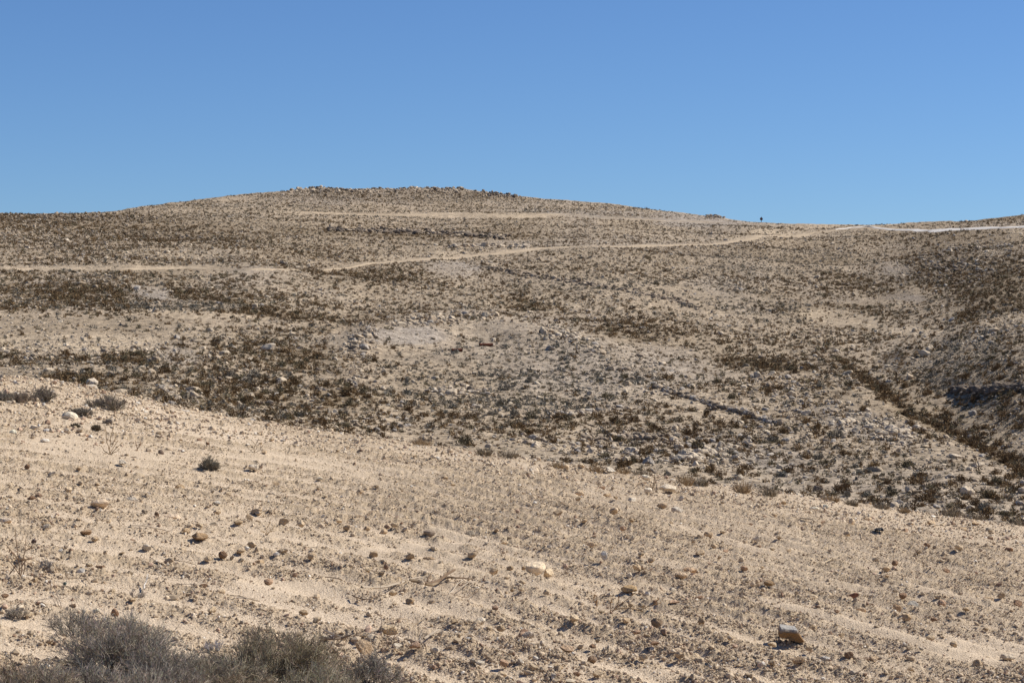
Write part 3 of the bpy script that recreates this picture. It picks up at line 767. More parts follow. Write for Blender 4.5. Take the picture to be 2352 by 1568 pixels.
def make_bush(name, label, cat, px, py, wpx, hpx, colr, n0=46, n1=9, n2=9, group=None, fine=.0018, spread=1.0, place=None, ycol=.25):
    X, Y, Z = (float(q) for q in (place if place is not None else fieldpt(px, py)))
    k = Y / F; Wd, Ht = wpx * k, hpx * k
    stems, twigs = [], []
    colr = np.array(colr)
    for i in range(n0):
        a = rng.uniform(0, 2 * np.pi); e = np.arccos(rng.uniform(.12, 1))     # polar angle from up
        b = np.array([np.cos(a) * Wd * .22 * rng.uniform(0, 1) ** .5, np.sin(a) * Wd * .18 * rng.uniform(0, 1) ** .5, -.01])
        tip = np.array([np.cos(a) * np.sin(e) * Wd * .46, np.sin(a) * np.sin(e) * Wd * .42, np.cos(e) * Ht * .80 + .04 * Ht]) * rng.uniform(.75, 1.05)
        d = tip - b; L = np.linalg.norm(d)
        s = curve(b, d + np.array([0, 0, .25 * L]), L, 5, .35, .25)
        cc = colr * rng.uniform(.55, .9)
        stems.append((s, fine * 2.2, fine * 1.2, cc))
        for j in range(n1):
            t = rng.uniform(.25, 1); q = s[min(int(t * 4), 3)] + (s[min(int(t * 4) + 1, 4)] - s[min(int(t * 4), 3)]) * (t * 4 % 1)
            dd = d / L + rng.normal(0, .55, 3); dd[2] += .25
            l1 = .24 * (Wd + Ht) * .5 * rng.uniform(.5, 1.1)
            s1 = curve(q, dd, l1, 4, .5)
            s1[:, 2] = np.maximum(s1[:, 2], .004)
            c1 = colr * rng.uniform(.75, 1.15) * (1 + rng.normal(0, .05, 3))
            twigs.append((s1, fine * 1.1, fine * .7, c1))
            for m_ in range(n2):
                q2 = s1[rng.integers(1, 4)]
                l2 = .10 * (Wd + Ht) * .5 * rng.uniform(.5, 1.3)
                s2 = curve(q2, dd + rng.normal(0, .8, 3) + np.array([0, 0, .2]), l2, 3, .5)
                c2 = colr * rng.uniform(.8, 1.35) * (1 + rng.normal(0, .06, 3))
                twigs.append((s2, fine * .8, fine * .5, c2))
    root = bpy.data.objects.new(name, None); COL.objects.link(root); root.location = (X, Y, Z - .005); root.empty_display_size = .1
    for nm, L_ in (('stems', stems), ('twigs', twigs)):
        V, Fc, C = tubes(L_)
        link(nm, mesh(nm, V, Fc, M_TWIG, np.clip(C, .01, 1)), root)
    return tag(root, label, cat, group)

GREY, OLIVE, BRN, STRAW, BLEACH = (.33, .28, .22), (.265, .215, .145), (.24, .17, .105), (.36, .25, .13), (.52, .47, .41)
BG = 'dry bushes beside the field corner'
for a in [
 ('large grey twiggy bush, tallest of the thicket at the field corner', 118, 674, 125, 64, GREY, 80, 10, 10),
 ('dense olive-brown bush beside the tan pointed stone', 275, 690, 140, 56, OLIVE, 90, 10, 10),
 ('loose grey bush standing just behind the tallest bush of the thicket', 76, 634, 70, 32, (.26, .225, .18), 30, 8, 7),
 ('sparse brown bush at the outer end of the thicket by the frame edge', 15, 690, 70, 32, (.25, .19, .13), 34, 8, 8),
 ('grey bush filling the gap between the tallest and the olive bush', 196, 690, 90, 44, (.25, .215, .17), 56, 9, 9),
 ('low grey bush trailing off past the olive bush', 368, 692, 80, 34, (.24, .21, .175), 44, 9, 8),
 ('pale grey bush low in front of the tallest bush', 70, 700, 110, 40, (.28, .24, .19), 60, 9, 9),
 ('brownish bush at the frame bottom under the loose grey bush', 40, 712, 100, 46, (.30, .245, .18), 56, 9, 9),
 ('greyish bush at the frame bottom under the tallest bush', 122, 716, 110, 50, (.31, .265, .21), 60, 9, 9),
 ('straw-grey bush at the frame bottom under the olive bush', 318, 712, 100, 44, (.31, .265, .19), 56, 9, 9),
 ('mixed grey-brown bush joining the tallest and olive bushes at the frame bottom', 222, 700, 110, 46, (.30, .25, .18), 60, 9, 9),
 ('grey-brown bush filling the foot of the thicket beside the tallest bush', 158, 690, 80, 42, (.31, .26, .20), 50, 9, 9),
 ('grey bush low in front between tallest and olive bushes', 165, 706, 110, 44, (.27, .23, .185), 60, 9, 9)]:
    make_bush('dry_bush', a[0], 'bush', *a[1:5], a[5], *a[6:9], group=BG)
make_bush('dry_bush', 'small grey tangled bush shading a brown stone by the frame edge', 'bush', 17, 615, 28, 12, GREY, 26, 7, 6, fine=.0018)
make_bush('dry_bush', 'small round grey bush alone on the open sand', 'bush', 209, 471, 23, 15, (.20, .17, .125), 40, 8, 8, fine=.0028)
make_bush('dry_bush', 'tiny wiry grey bush beside the round grey bush', 'bush', 258, 468, 11, 7, GREY, 14, 6, 4, fine=.0026)
make_bush('dry_bush', 'thin grey wisp of a bush on the sand near the tall stalk', 'bush', 46, 570, 20, 10, (.30, .27, .24), 12, 6, 5, fine=.0018)
make_bush('dry_bush', 'faint grey wisp of dry stems with a white stick', 'bush', 136, 592, 24, 11, (.30, .26, .22), 12, 6, 5, fine=.0018)
make_bush('dry_bush', 'bleached whitish skeleton of a small shrub in the thicket', 'bush', 214, 650, 24, 12, (.46, .43, .42), 14, 6, 4, fine=.0017)
EG = 'bushes along the stony field edge'
for lb, px, py, w_, h_, cl in [
 ('long low grey-brown bush behind the white boulder', 107, 413, 48, 13, (.21, .175, .135)),
 ('grey-brown bush at the field edge beside a dark cobble', 43, 407, 28, 14, (.23, .19, .145)),
 ('faded grey bush on the field edge by the frame side', 4, 405, 26, 10, (.23, .20, .16)),
 ('wispy brown bush between two grey ones on the edge', 22, 406, 24, 11, (.26, .20, .15)),
 ('grey bush crouching directly behind the white boulder', 82, 418, 24, 8, (.19, .16, .125)),
 ('dark olive tuft in front of the white boulder', 75, 428, 12, 5, (.14, .12, .08)),
 ('dark brown tuft leaning on a pale cobble', 96, 431, 12, 6, (.17, .13, .08)),
 ('thin grey-brown bush below the long low bush', 108, 424, 14, 6, (.24, .20, .16))]:
    make_bush('edge_bush', lb, 'bush', px, py, w_, h_, cl, 44, 8, 7, group=EG, fine=.003)

# straw weeds and stalks: polylines in photo pixels relative to the base
def stalk(name, label, cat, px, py, lines, colr, r=.0022, group=None, tips=0, depth_j=4, tipcol=None):
    X, Y, Z = (float(q) for q in fieldpt(px, py)); k = Y / F; r = r * (1.45 if py > 540 else 1.15)
    L, T = [], []
    for ln in lines:
        ln = np.array(ln, float)
        dz = np.cumsum(np.concatenate([[rng.normal(0, .5)], rng.normal(0, depth_j / len(ln), len(ln) - 1)]))
        P = np.stack([ln[:, 0] * k, dz * k, ln[:, 1] * k], -1)
        d = np.linspace(0, 1, 7); s = np.linspace(0, 1, len(ln))
        Q = np.stack([np.interp(d, s, P[:, i]) for i in range(3)], -1)
        Q[1:-1] += rng.normal(0, .35 * k, (5, 3))
        L.append((Q, r * 1.25, r * .65, np.array(colr) * rng.uniform(.8, 1.2)))
        for _ in range(tips):
            q = Q[rng.integers(3, 7)]
            T.append((curve(q, rng.normal(0, 1, 3) + np.array([0, 0, .4]), rng.uniform(1.2, 3) * k, 3, .4), r * .6, r * .4, np.array(tipcol or colr) * rng.uniform(.8, 1.2)))
    root = bpy.data.objects.new(name, None); COL.objects.link(root); root.location = (X, Y, Z); root.empty_display_size = .1
    V, Fc, C = tubes(L, 5); link('stems', mesh('stems', V, Fc, M_TWIG, C), root)
    if T:
        V, Fc, C = tubes(T, 3); link('side_twigs', mesh('side_twigs', V, Fc, M_TWIG, C), root)
    return tag(root, label, cat, group)

SG = 'dry weed stalks standing in the field'
stalk('dry_stalk', 'tall branching straw-brown stalk with dark stump by the frame edge', 'dry plant', 20, 578,
      [[(0, 0), (-1, 18), (-3, 34), (-4, 52)], [(0, 2), (2, 18), (5, 30), (6, 44)], [(0, 4), (-8, 16), (-14, 22)], [(3, 0), (5, 14), (4, 26)], [(-2, 0), (-1, 6), (0, 10)], [(-1, 18), (-9, 30), (-14, 36)], [(0, 12), (6, 20), (9, 22)], [(5, 30), (14, 33)], [(-12, 4), (-2, 18), (8, 22)]], (.30, .20, .12), .0030, SG, 3)
stalk('dry_stalk', 'thin bleached stalk with starry side twigs in front of the wide cream stone', 'dry plant', 384, 670,
      [[(0, 0), (-1, 20), (-3, 44), (-5, 62), (-2, 90)], [(0, 6), (3, 20), (3, 44)], [(0, 14), (10, 26), (14, 36), (17, 50)], [(10, 26), (20, 34), (22, 40)], [(-1, 4), (-8, 14), (-16, 28)], [(-16, 28), (-30, 29)], [(0, 24), (8, 30), (12, 44)]], (.36, .27, .18), .0017, SG, 3, tipcol=(.42, .28, .15))
stalk('dry_stalk', 'pale thin forked stalk between thicket and smooth sand', 'dry plant', 230, 641,
      [[(0, 0), (0, 14), (-2, 26)], [(0, 4), (2, 16), (3, 22)]], (.42, .34, .25), .0016, SG, 1)
stalk('dry_stalk', 'spreading straw-brown weed with long thin shoots on bare sand', 'dry plant', 110, 456,
      [[(0, 0), (0, 10), (2, 22), (4, 30)], [(0, 2), (-3, 12), (-5, 28)], [(0, 0), (6, 6), (12, 12)], [(0, 0), (-6, 4), (-9, 9)], [(0, 0), (4, 8), (8, 14)], [(1, 8), (5, 14), (6, 20)], [(0, 0), (-5, 2), (-10, -2)], [(0, 0), (7, 3), (10, 6)]], (.36, .23, .11), .0045, SG, 5)
stalk('dry_stalk', 'small rusty weed sprig beyond the straw-brown weed', 'dry plant', 137, 448, [[(0, 0), (0, 6), (-2, 11)], [(0, 1), (3, 6), (4, 10)]], (.33, .20, .11), .005, SG, 4)
stalk('dry_stalk', 'grey-straw weed with curled twigs beside round bush', 'dry plant', 254, 453, [[(0, 0), (1, 6), (4, 12)], [(0, 0), (-5, 4), (-8, 10)], [(0, 0), (6, 3), (9, 8)], [(0, 0), (-9, 1), (-14, 2)], [(0, 0), (3, 6), (-2, 12)]], (.33, .25, .16), .0042, SG, 4)
stalk('dry_stalk', 'low straw weed with thin mast in the upper sand', 'dry plant', 209, 449, [[(0, 0), (0, 8), (1, 17)], [(0, 0), (-8, 2), (-16, 3)], [(0, 0), (8, 1), (12, 2)]], (.38, .29, .19), .0035, SG, 3)
stalk('dry_stalk', 'slanting pale dry stem leaning across the upper sand', 'dry plant', 16, 438, [[(0, 0), (6, 7), (13, 13)], [(4, 4), (7, 5), (12, 11)]], (.40, .30, .2), .004, SG, 0)
stalk('dry_stalk', 'tall straw stem beside low bush at field edge', 'dry plant', 115, 421, [[(0, 0), (0, 8), (1, 13)], [(3, -2), (6, 4), (8, 8)]], (.38, .28, .17), .004, SG, 3)
stalk('dry_stalk', 'golden straw weed with drooping tufts by the faceted stone', 'dry plant', 267, 531, [[(0, 0), (-1, 6), (3, 12)], [(0, 0), (4, 4), (8, 10)], [(0, 0), (-4, 3), (-6, 5)], [(0, 0), (2, 3), (7, 4)]], (.38, .24, .10), .0032, SG, 7)
stalk('dry_stalk', 'straw twig weed between two pale stones', 'dry plant', 245, 528, [[(0, 0), (-6, 3), (-12, 2)], [(0, 0), (-3, 5), (-7, 7)], [(0, 0), (3, 5)]], (.35, .25, .15), .0028, SG, 3)
stalk('dry_stalk', 'dry arching weed in front of stalk with crossing stems', 'dry plant', 62, 612, [[(0, 0), (-8, 14), (-24, 34)], [(0, 0), (-6, 18), (-9, 30)], [(-2, -2), (-10, 12), (-26, 8), (-34, -6)], [(2, 0), (12, -8), (18, -12)]], (.38, .30, .22), .0020, SG, 1)
stalk('dry_stalk', 'thin wire-like weed near the white brick-shaped block', 'dry plant', 652, 489, [[(0, 0), (2, 8), (3, 18)], [(1, 4), (3, 10), (6, 14)], [(0, 2), (-2, 8)]], (.32, .22, .13), .0055, SG, 4)
stalk('dry_stalk', 'forked brown twig beside a dark cobble near field edge', 'dry plant', 634, 487, [[(0, 0), (4, 3), (8, 5)], [(0, 0), (-3, 3), (-5, 5)]], (.30, .2, .12), .0045, SG, 2)
stalk('dry_stalk', 'straw stem rising above the field edge tufts', 'dry plant', 735, 486, [[(0, 0), (2, 8), (5, 16)], [(1, 4), (-1, 10)], [(0, 0), (5, 5), (10, 10)]], (.36, .26, .15), .005, SG, 5)
stalk('dry_stalk', 'russet leaning sprig at the far corner of the field', 'dry plant', 950, 522, [[(0, 0), (3, 5), (8, 9)], [(0, 0), (4, 4), (10, 6)], [(0, 0), (1, 6)]], (.30, .18, .10), .0045, SG, 3)
stalk('dry_stalk', 'low tangle of golden straw behind the black scrap', 'dry plant', 896, 534, [[(0, 0), (-5, 4), (-12, 5)], [(0, 0), (6, 4), (12, 6)], [(0, 0), (2, 6)], [(0, 0), (8, 0), (18, -2)], [(-3, 0), (0, 4), (4, 6)], [(0, 0), (-8, 1)]], (.36, .25, .12), .0035, SG, 8)
stalk('dry_stalk', 'dark forked twig standing at the frame bottom', 'dry plant', 984, 682, [[(0, 0), (-4, 8), (-6, 13)], [(0, 0), (0, 12)], [(0, 0), (6, 9), (8, 12)]], (.25, .17, .10), .002, SG, 2)
stalk('thorn_twig', 'long brown thorny twig with rusty burrs lying in front of ochre flat stone', 'twig', 609, 610,
      [[(0, 0), (6, 6), (13, 12), (24, 20)], [(6, 6), (9, 12), (11, 18)], [(5, 6), (16, 8), (30, 5), (44, 10), (52, 12)], [(44, 10), (49, 16)], [(1, 3), (2, 12), (3, 16)], [(30, 5), (36, 2), (42, 4)], [(-12, 8), (-15, 15), (-14, 22)], [(-12, 8), (-12, 14)]], (.24, .155, .085), .0036, None, 9, 5, tipcol=(.36, .19, .07))

# branches lying on the ground: polylines in photo pixels projected to the field
def branches(name, label, cat, lines, group=None, bark=None):
    pts0 = np.array([p for ln, *_ in lines for p in ln], float)
    cx, cy = pts0.mean(0); X0, Y0, Z0 = (float(q) for q in fieldpt(cx, cy))
    root = bpy.data.objects.new(name, None); COL.objects.link(root); root.location = (X0, Y0, Z0); root.empty_display_size = .1
    for ln, r, colr, lift in lines:
        ln = np.array(ln, float)
        d = np.linspace(0, 1, 9); s = np.linspace(0, 1, len(ln))
        qx, qy = np.interp(d, s, ln[:, 0]) + rng.normal(0, .25, 9), np.interp(d, s, ln[:, 1]) + rng.normal(0, .2, 9)
        lf = np.interp(d, np.linspace(0, 1, len(lift)), lift)
        X, Y, Z = fieldpt(qx, qy + lf * .8, True)
        P = np.stack([X, Y, np.convolve(np.pad(Z, 2, 'edge'), [.2] * 5, 'valid') + .008 + r + lf * .8 * Y / F], -1) - np.array([X0, Y0, Z0])
        r = r * 1.45; L = [(P, r, r * .45, colr)]
        for _ in range(3):
            i = rng.integers(2, 8); L.append((np.vstack([curve(P[i], (P[i] - P[i - 1]) / np.linalg.norm(P[i] - P[i - 1]) + rng.normal(0, .5, 3) * [1, 1, .5] + [0, 0, .3], rng.uniform(.02, .07), 9, .5)]), r * .4, r * .2, colr))
        V, Fc, C = tubes(L, 6)
        link('branch', mesh('branch', V, Fc, M_TWIG, C), root)
    return tag(root, label, cat, group)
dk, bl, md = (.18, .12, .075), (.43, .35, .26), (.36, .275, .185)
branches('dead_branches', 'heap of long dry branches lying across the sand', 'branches', [
  ([(362, 590), (385, 589), (405, 585), (421, 577)], .009, bl, (0, 1, 2, 5)), ([(366, 591), (392, 587), (410, 582), (415, 577)], .006, md, (0, 1, 2, 4)),
  ([(422, 587), (440, 583), (455, 577)], .017, dk, (1, 4, 7)), ([(410, 586), (430, 588), (440, 584), (446, 579)], .014, (.26, .19, .12), (0, 1, 2, 4)), ([(421, 586), (427, 581), (430, 576)], .012, dk, (1, 4, 8)),
  ([(440, 582), (455, 584), (472, 584)], .010, dk, (3, 2, 2)), ([(448, 593), (458, 588), (468, 584)], .005, bl, (0, 1, 1)), ([(450, 592), (465, 590), (478, 588)], .005, bl, (0, 1, 1)),
  ([(338, 574), (346, 580), (352, 585)], .006, md, (3, 1, 0)), ([(325, 581), (340, 583), (350, 583)], .004, dk, (1, 1, 0)), ([(352, 596), (366, 600), (385, 600)], .005, dk, (0, 1, 1)), ([(450, 600), (465, 598), (478, 595)], .004, dk, (0, 1, 0))])
branches('root_stump', 'uprooted dark stump of grey roots lying on clods', 'stump', [
  ([(322, 634), (332, 636), (342, 637), (350, 635)], .012, (.20, .15, .11), (2, 3, 2, 7)), ([(325, 631), (335, 634), (345, 637)], .008, bl, (2, 3, 2)), ([(320, 639), (330, 640), (340, 638)], .008, md, (0, 1, 2)), ([(324, 641), (334, 640), (344, 641)], .010, (.16, .12, .09), (0, 1, 0)), ([(330, 633), (338, 635)], .007, (.4, .35, .3), (4, 2))])
branches('root_stump', 'dark twiggy root ball with a bleached upright stick', 'stump', [
  ([(404, 636), (412, 637), (418, 641)], .009, md, (4, 6, 1)), ([(418, 642), (420, 636), (422, 630)], .006, bl, (0, 6, 12)), ([(424, 639), (432, 639), (440, 637)], .008, bl, (2, 1, 2)), ([(408, 641), (416, 642), (424, 642)], .014, (.14, .10, .075), (1, 3, 1)), ([(410, 640), (418, 639), (426, 642)], .012, (.15, .11, .08), (3, 4, 1)), ([(418, 638), (419, 630), (417, 624)], .004, md, (0, 8, 14))])
TG = 'dry sticks lying on the field'
for lb, ln, r, cl in [
 ('forked dark stick at the foot of the dry stalks', [([(410, 620), (420, 619), (432, 616)], .007, md, (0, 1, 2)), ([(385, 626), (400, 624), (410, 622)], .006, md, (0, 1, 1))], 0, 0),
 ('thin grey stick bent at one end on clods', [([(58, 575), (76, 576), (87, 578)], .005, md, (1, 2, 0)), ([(84, 577), (89, 580)], .004, md, (0, 0))], 0, 0),
 ('pair of pale crossed sticks behind the ochre arched stone', [([(130, 531), (152, 532), (170, 533)], .007, bl, (1, 1, 0)), ([(150, 532), (164, 530), (175, 527)], .005, bl, (1, 1, 1)), ([(190, 535), (198, 530), (205, 527)], .005, bl, (0, 1, 2)), ([(180, 537), (190, 538)], .006, md, (0, 0))], 0, 0),
 ('short brown stick lifted off the ground behind branches', [([(358, 519), (366, 516), (373, 513)], .009, dk, (0, 2, 3))], 0, 0),
 ('straight white stick leaning out of the grey wisp', [([(144, 588), (146, 583), (148, 578)], .005, (.62, .56, .48), (0, 4, 8))], 0, 0),
 ('bundle of thin straw sticks by the smooth sand patch', [([(230, 600), (245, 601), (260, 602)], .005, md, (1, 1, 0)), ([(236, 602), (250, 603), (258, 603)], .005, bl, (0, 1, 1)), ([(244, 601), (255, 598)], .004, md, (0, 2))], 0, 0),
 ('pale stick on the bare patch near finger-shaped stone', [([(165, 562), (180, 566), (197, 568)], .005, md, (1, 1, 0))], 0, 0),
 ('long straw stick under the pebble field', [([(178, 588), (195, 589), (209, 590)], .004, bl, (0, 1, 0))], 0, 0),
 ('bleached stick pair near the black plastic scrap', [([(857, 544), (868, 545), (878, 547)], .008, bl, (1, 0, 0)), ([(860, 533), (870, 540), (880, 545)], .005, bl, (1, 1, 0))], 0, 0),
 ('pale forked stick beside the russet sprig', [([(930, 526), (940, 524), (947, 519)], .009, bl, (0, 1, 2)), ([(971, 530), (972, 525), (970, 520)], .007, bl, (0, 3, 5))], 0, 0),
 ('thin dark stick near the upright block', [([(800, 521), (815, 523), (832, 524)], .008, md, (0, 1, 0))], 0, 0),
 ('straw sticks lying across the furrow with a tuft', [([(823, 562), (835, 559), (843, 555)], .008, (.42, .33, .22), (0, 1, 2))], 0, 0)]:
    branches('dry_stick', lb, 'stick', ln, TG)

# black plastic scrap: a small crumpled sheet
def scrap():
    X, Y, Z = (float(q) for q in fieldpt(879, 534)); k = Y / F
    u, v = np.meshgrid(np.linspace(-1, 1, 9), np.linspace(-1, 1, 9))
    P = np.stack([u * 4.5 * k + .01 * vn(u * 3, v * 3, 5), v * 5 * k, (2.5 + 2.2 * fbm(u * 1.4 + 3, v * 1.4, 6, 2) + 1.2 * np.abs(vn(u * 4, v * 4, 8))) * k], -1).reshape(-1, 3)
    idx = np.arange(81).reshape(9, 9); Fc = np.stack([idx[:-1, :-1], idx[:-1, 1:], idx[1:, 1:], idx[1:, :-1]], -1).reshape(-1, 4)
    m, nt_, b = new_mat('black plastic', .5); b.inputs['Base Color'].default_value = (.012, .013, .018, 1)
    o = link('plastic_scrap', mesh('plastic_scrap', P, Fc, m)); o.location = (X, Y, Z)
    md_ = o.modifiers.new('thickness', 'SOLIDIFY'); md_.thickness = .004
    tag(o, 'crumpled black plastic scrap caught in golden straw', 'plastic scrap')
scrap()

# dry tufts along the far edge of the field
def tuft_mesh(nb, Wd, Ht, colr, r):
    L = []
    for i in range(nb):
        a = rng.uniform(0, 6.28); b = np.array([np.cos(a), np.sin(a), 0]) * Wd * .42 * rng.uniform(0, 1) ** .6
        d = np.array([b[0] / Wd * 1.2 + rng.normal(0, .35), b[1] / Wd * 1.2 + rng.normal(0, .35), 1.0])
        L.append((curve(b, d, Ht * rng.uniform(.45, 1.1), 4, .5, .25), r, r * .45, np.array(colr) * rng.uniform(.7, 1.3)))
    return tubes(L)
TUFT = [(422, 444, 26, 8, 2), (440, 447, 14, 6, 1), (486, 454, 20, 7, 0), (505, 456, 24, 10, 1), (545, 461, 18, 10, 1), (557, 464, 18, 9, 2), (592, 468, 24, 9, 2), (601, 470, 16, 8, 1), (620, 473, 22, 9, 2), (640, 475, 22, 8, 0), (668, 478, 18, 8, 2), (686, 481, 22, 9, 2), (706, 484, 22, 9, 1), (724, 487, 18, 8, 2), (744, 489, 22, 12, 2), (770, 492, 24, 12, 1),
        (806, 496, 20, 7, 2), (832, 499, 20, 7, 2), (852, 502, 16, 8, 0), (874, 504, 22, 11, 2), (888, 506, 18, 8, 1), (904, 508, 14, 9, 2), (938, 512, 26, 10, 2), (958, 514, 24, 9, 1), (980, 517, 24, 7, 1), (1004, 519, 26, 7, 1), (1020, 521, 20, 7, 1)]
tcol = [(.20, .155, .10), (.24, .19, .13), (.33, .235, .135)]; tname = ['dark brown', 'grey-brown', 'straw-coloured']
protoT = {}
for k, (px, py, w_, h_, ci) in enumerate(TUFT):
    if k % 3 == 1: continue
    px += random.uniform(-5, 5); py = float(Ef(px)) + random.uniform(-1, 5); h_ *= random.uniform(.6, 1.3)
    X, Y, Z = (float(q) for q in fieldpt(px, py)); s = Y / F
    V, Fc, C = tuft_mesh(150, w_ * s * .8, h_ * s * 1.15, tcol[ci], .0055)
    o = link('grass_tuft', mesh('grass_tuft', V, Fc, M_TWIG, C)); o.location = (X, Y + .25, float(field_base(X, Y + .25)))
    d = f'{tname[ci]} dry tuft on the far field edge'
    tag(o, unique_label(d, X, Y, [q for q in FIELD_MARKS if q[1] > 22], .5), 'tuft', 'dry tufts along the far field edge')

# ------------------------------------------------------------------ hill: shrubs
def shrub_proto(nb, seed, wide=.09):
    r_ = np.random.default_rng(seed)
    # irregular dome of small blades; size 1 wide, ~.55 tall
    lobes = [(0, 0, .36, .48)] + [(r_.uniform(-.28, .28), r_.uniform(-.2, .2), r_.uniform(.16, .26), r_.uniform(.25, .5)) for _ in range(3)]
    V, Fc, T = [], [], []
    for i in range(nb):
        lx, ly, lr, lh = lobes[r_.integers(0, 4)]
        a = r_.uniform(0, 6.28); e = np.arccos(r_.uniform(0, 1)); q = r_.uniform(.45, 1.08)
        d = np.array([np.cos(a) * np.sin(e), np.sin(a) * np.sin(e), np.cos(e)])
        p = np.array([lx + d[0] * lr * q, ly + d[1] * lr * q, .03 + d[2] * lh * q])
        up = d * .8 + r_.normal(0, .45, 3) + np.array([0, 0, .4]); up /= np.linalg.norm(up)
        sd_ = np.cross(up, r_.normal(size=3)); sd_ /= np.linalg.norm(sd_)
        L, w_ = r_.uniform(.10, .24), wide * r_.uniform(.5, 1.1)
        n = len(V)
        V += [p - sd_ * w_ * .5 - up * L * .4, p + sd_ * w_ * .5 - up * L * .4, p + sd_ * w_ * .15 + up * L * .6]
        Fc.append((n, n + 1, n + 2)); T += [r_.uniform(.75, 1.3)] * 3
    V = np.array(V); V[:, 2] = np.maximum(V[:, 2], -.02)
    return V, np.array(Fc), np.array(T)
SH_FAR = [shrub_proto(46, 500 + k, .13) for k in range(10)]
SH_NEAR = [shrub_proto(240, 600 + k, .06) for k in range(10)]
SCOL = np.array([(.145, .093, .046), (.205, .135, .068), (.155, .125, .073), (.195, .17, .132), (.155, .146, .12)])
SNAME = ['dark brown', 'brown', 'olive', 'grey', 'blue-grey']

SDENSE = [(126, 358, 32, 9, 0, 2.0), (67, 360, 34, 5, 0, 1.6), (156, 367, 18, 5, .1, 1.8), (77, 379, 36, 8, .05, 1.8), (89, 294, 55, 10, 0, 1.9), (200, 295, 34, 6, .15, 2.2), (250, 300, 60, 8, .1, 1.3), (283, 353, 52, 20, .1, 1.8), (238, 391, 75, 16, .1, 1.9), (312, 333, 55, 7, -.15, 1.7), (526, 304, 30, 7, .1, 1.7), (385, 275, 70, 8, 0, 1.8), (340, 397, 40, 14, 0, 1.8), (637, 331, 52, 11, .1, 1.7), (853, 282, 52, 9, .25, 2.2), (853, 308, 60, 5, .1, 1.6), (771, 364, 60, 7, .1, 2.0),
          (957, 272, 55, 20, .1, 1.9), (1009, 301, 40, 14, 0, 1.9), (969, 318, 12, 9, 0, 2), (60, 218, 110, 7, 0, 1.5), (160, 234, 100, 12, .1, 1.4), (440, 234, 110, 6, .05, 1.5), (990, 219, 50, 5, -.05, 1.8), (875, 384, 40, 7, .65, 2.2), (945, 426, 60, 8, .48, 2.2), (1010, 458, 40, 9, .45, 2), (980, 390, 70, 50, -.1, 1.6), (800, 260, 90, 14, 0, 1.4), (940, 240, 90, 7, 0, 1.5), (720, 330, 60, 12, .2, 1.2), (600, 275, 90, 8, .1, 1.2), (180, 307, 70, 5, 0, 1.7), (560, 445, 110, 18, .1, 1.0), (870, 470, 140, 30, .2, 1.0), (500, 390, 120, 35, 0, 1.0), (260, 240, 60, 10, 0, 1.3), (770, 262, 110, 22, 0, 1.0), (965, 268, 75, 36, 0, 1.6), (800, 300, 80, 22, .1, 1.0), (120, 232, 170, 18, .05, 1.0), (400, 232, 150, 8, .02, 1.2), (400, 197, 130, 7, 0, 1.0), (600, 215, 110, 7, .06, .7), (950, 232, 80, 5, 0, 1.2), (560, 275, 100, 14, .08, .6)]
SBARE = [(80, 343, 100, 13, .0, .92), (208, 316, 70, 5, .05, .8), (149, 292, 28, 7, .1, .9), (407, 335, 42, 9, 0, .75), (453, 269, 30, 8, 0, .9), (414, 256, 60, 4, -.05, .7), (838, 318, 46, 8, .1, .8), (912, 331, 30, 6, .05, .85), (906, 297, 24, 5, .12, .9), (897, 270, 16, 8, .1, .9), (690, 220, 60, 5, .03, .85), (560, 216, 90, 3, .03, .7), (80, 268, 120, 2.5, 0, .9), (690, 402, 70, 12, .2, .5), (171, 355, 30, 10, .1, .6), (180, 252, 60, 7, 0, .5), (370, 197, 100, 6, 0, .3), (650, 300, 70, 7, .1, .5), (960, 480, 60, 10, .2, .4)]
GREYZ = [(520, 380, 140, 45, 0, .85), (600, 285, 110, 12, .1, .6), (180, 307, 70, 6, 0, .8), (312, 335, 60, 8, -.15, .6), (780, 262, 100, 16, 0, .7), (970, 370, 60, 35, 0, .6), (150, 335, 120, 12, 0, .5), (730, 300, 90, 20, .1, .5)]

def hill_samples(n, pad=40):
    px = rng.uniform(-pad, 1024 + pad, n); R, E = Rf(px), Ef(px) + 6
    return px, R + .6 + (E - R - .6) * rng.uniform(0, 1, n)

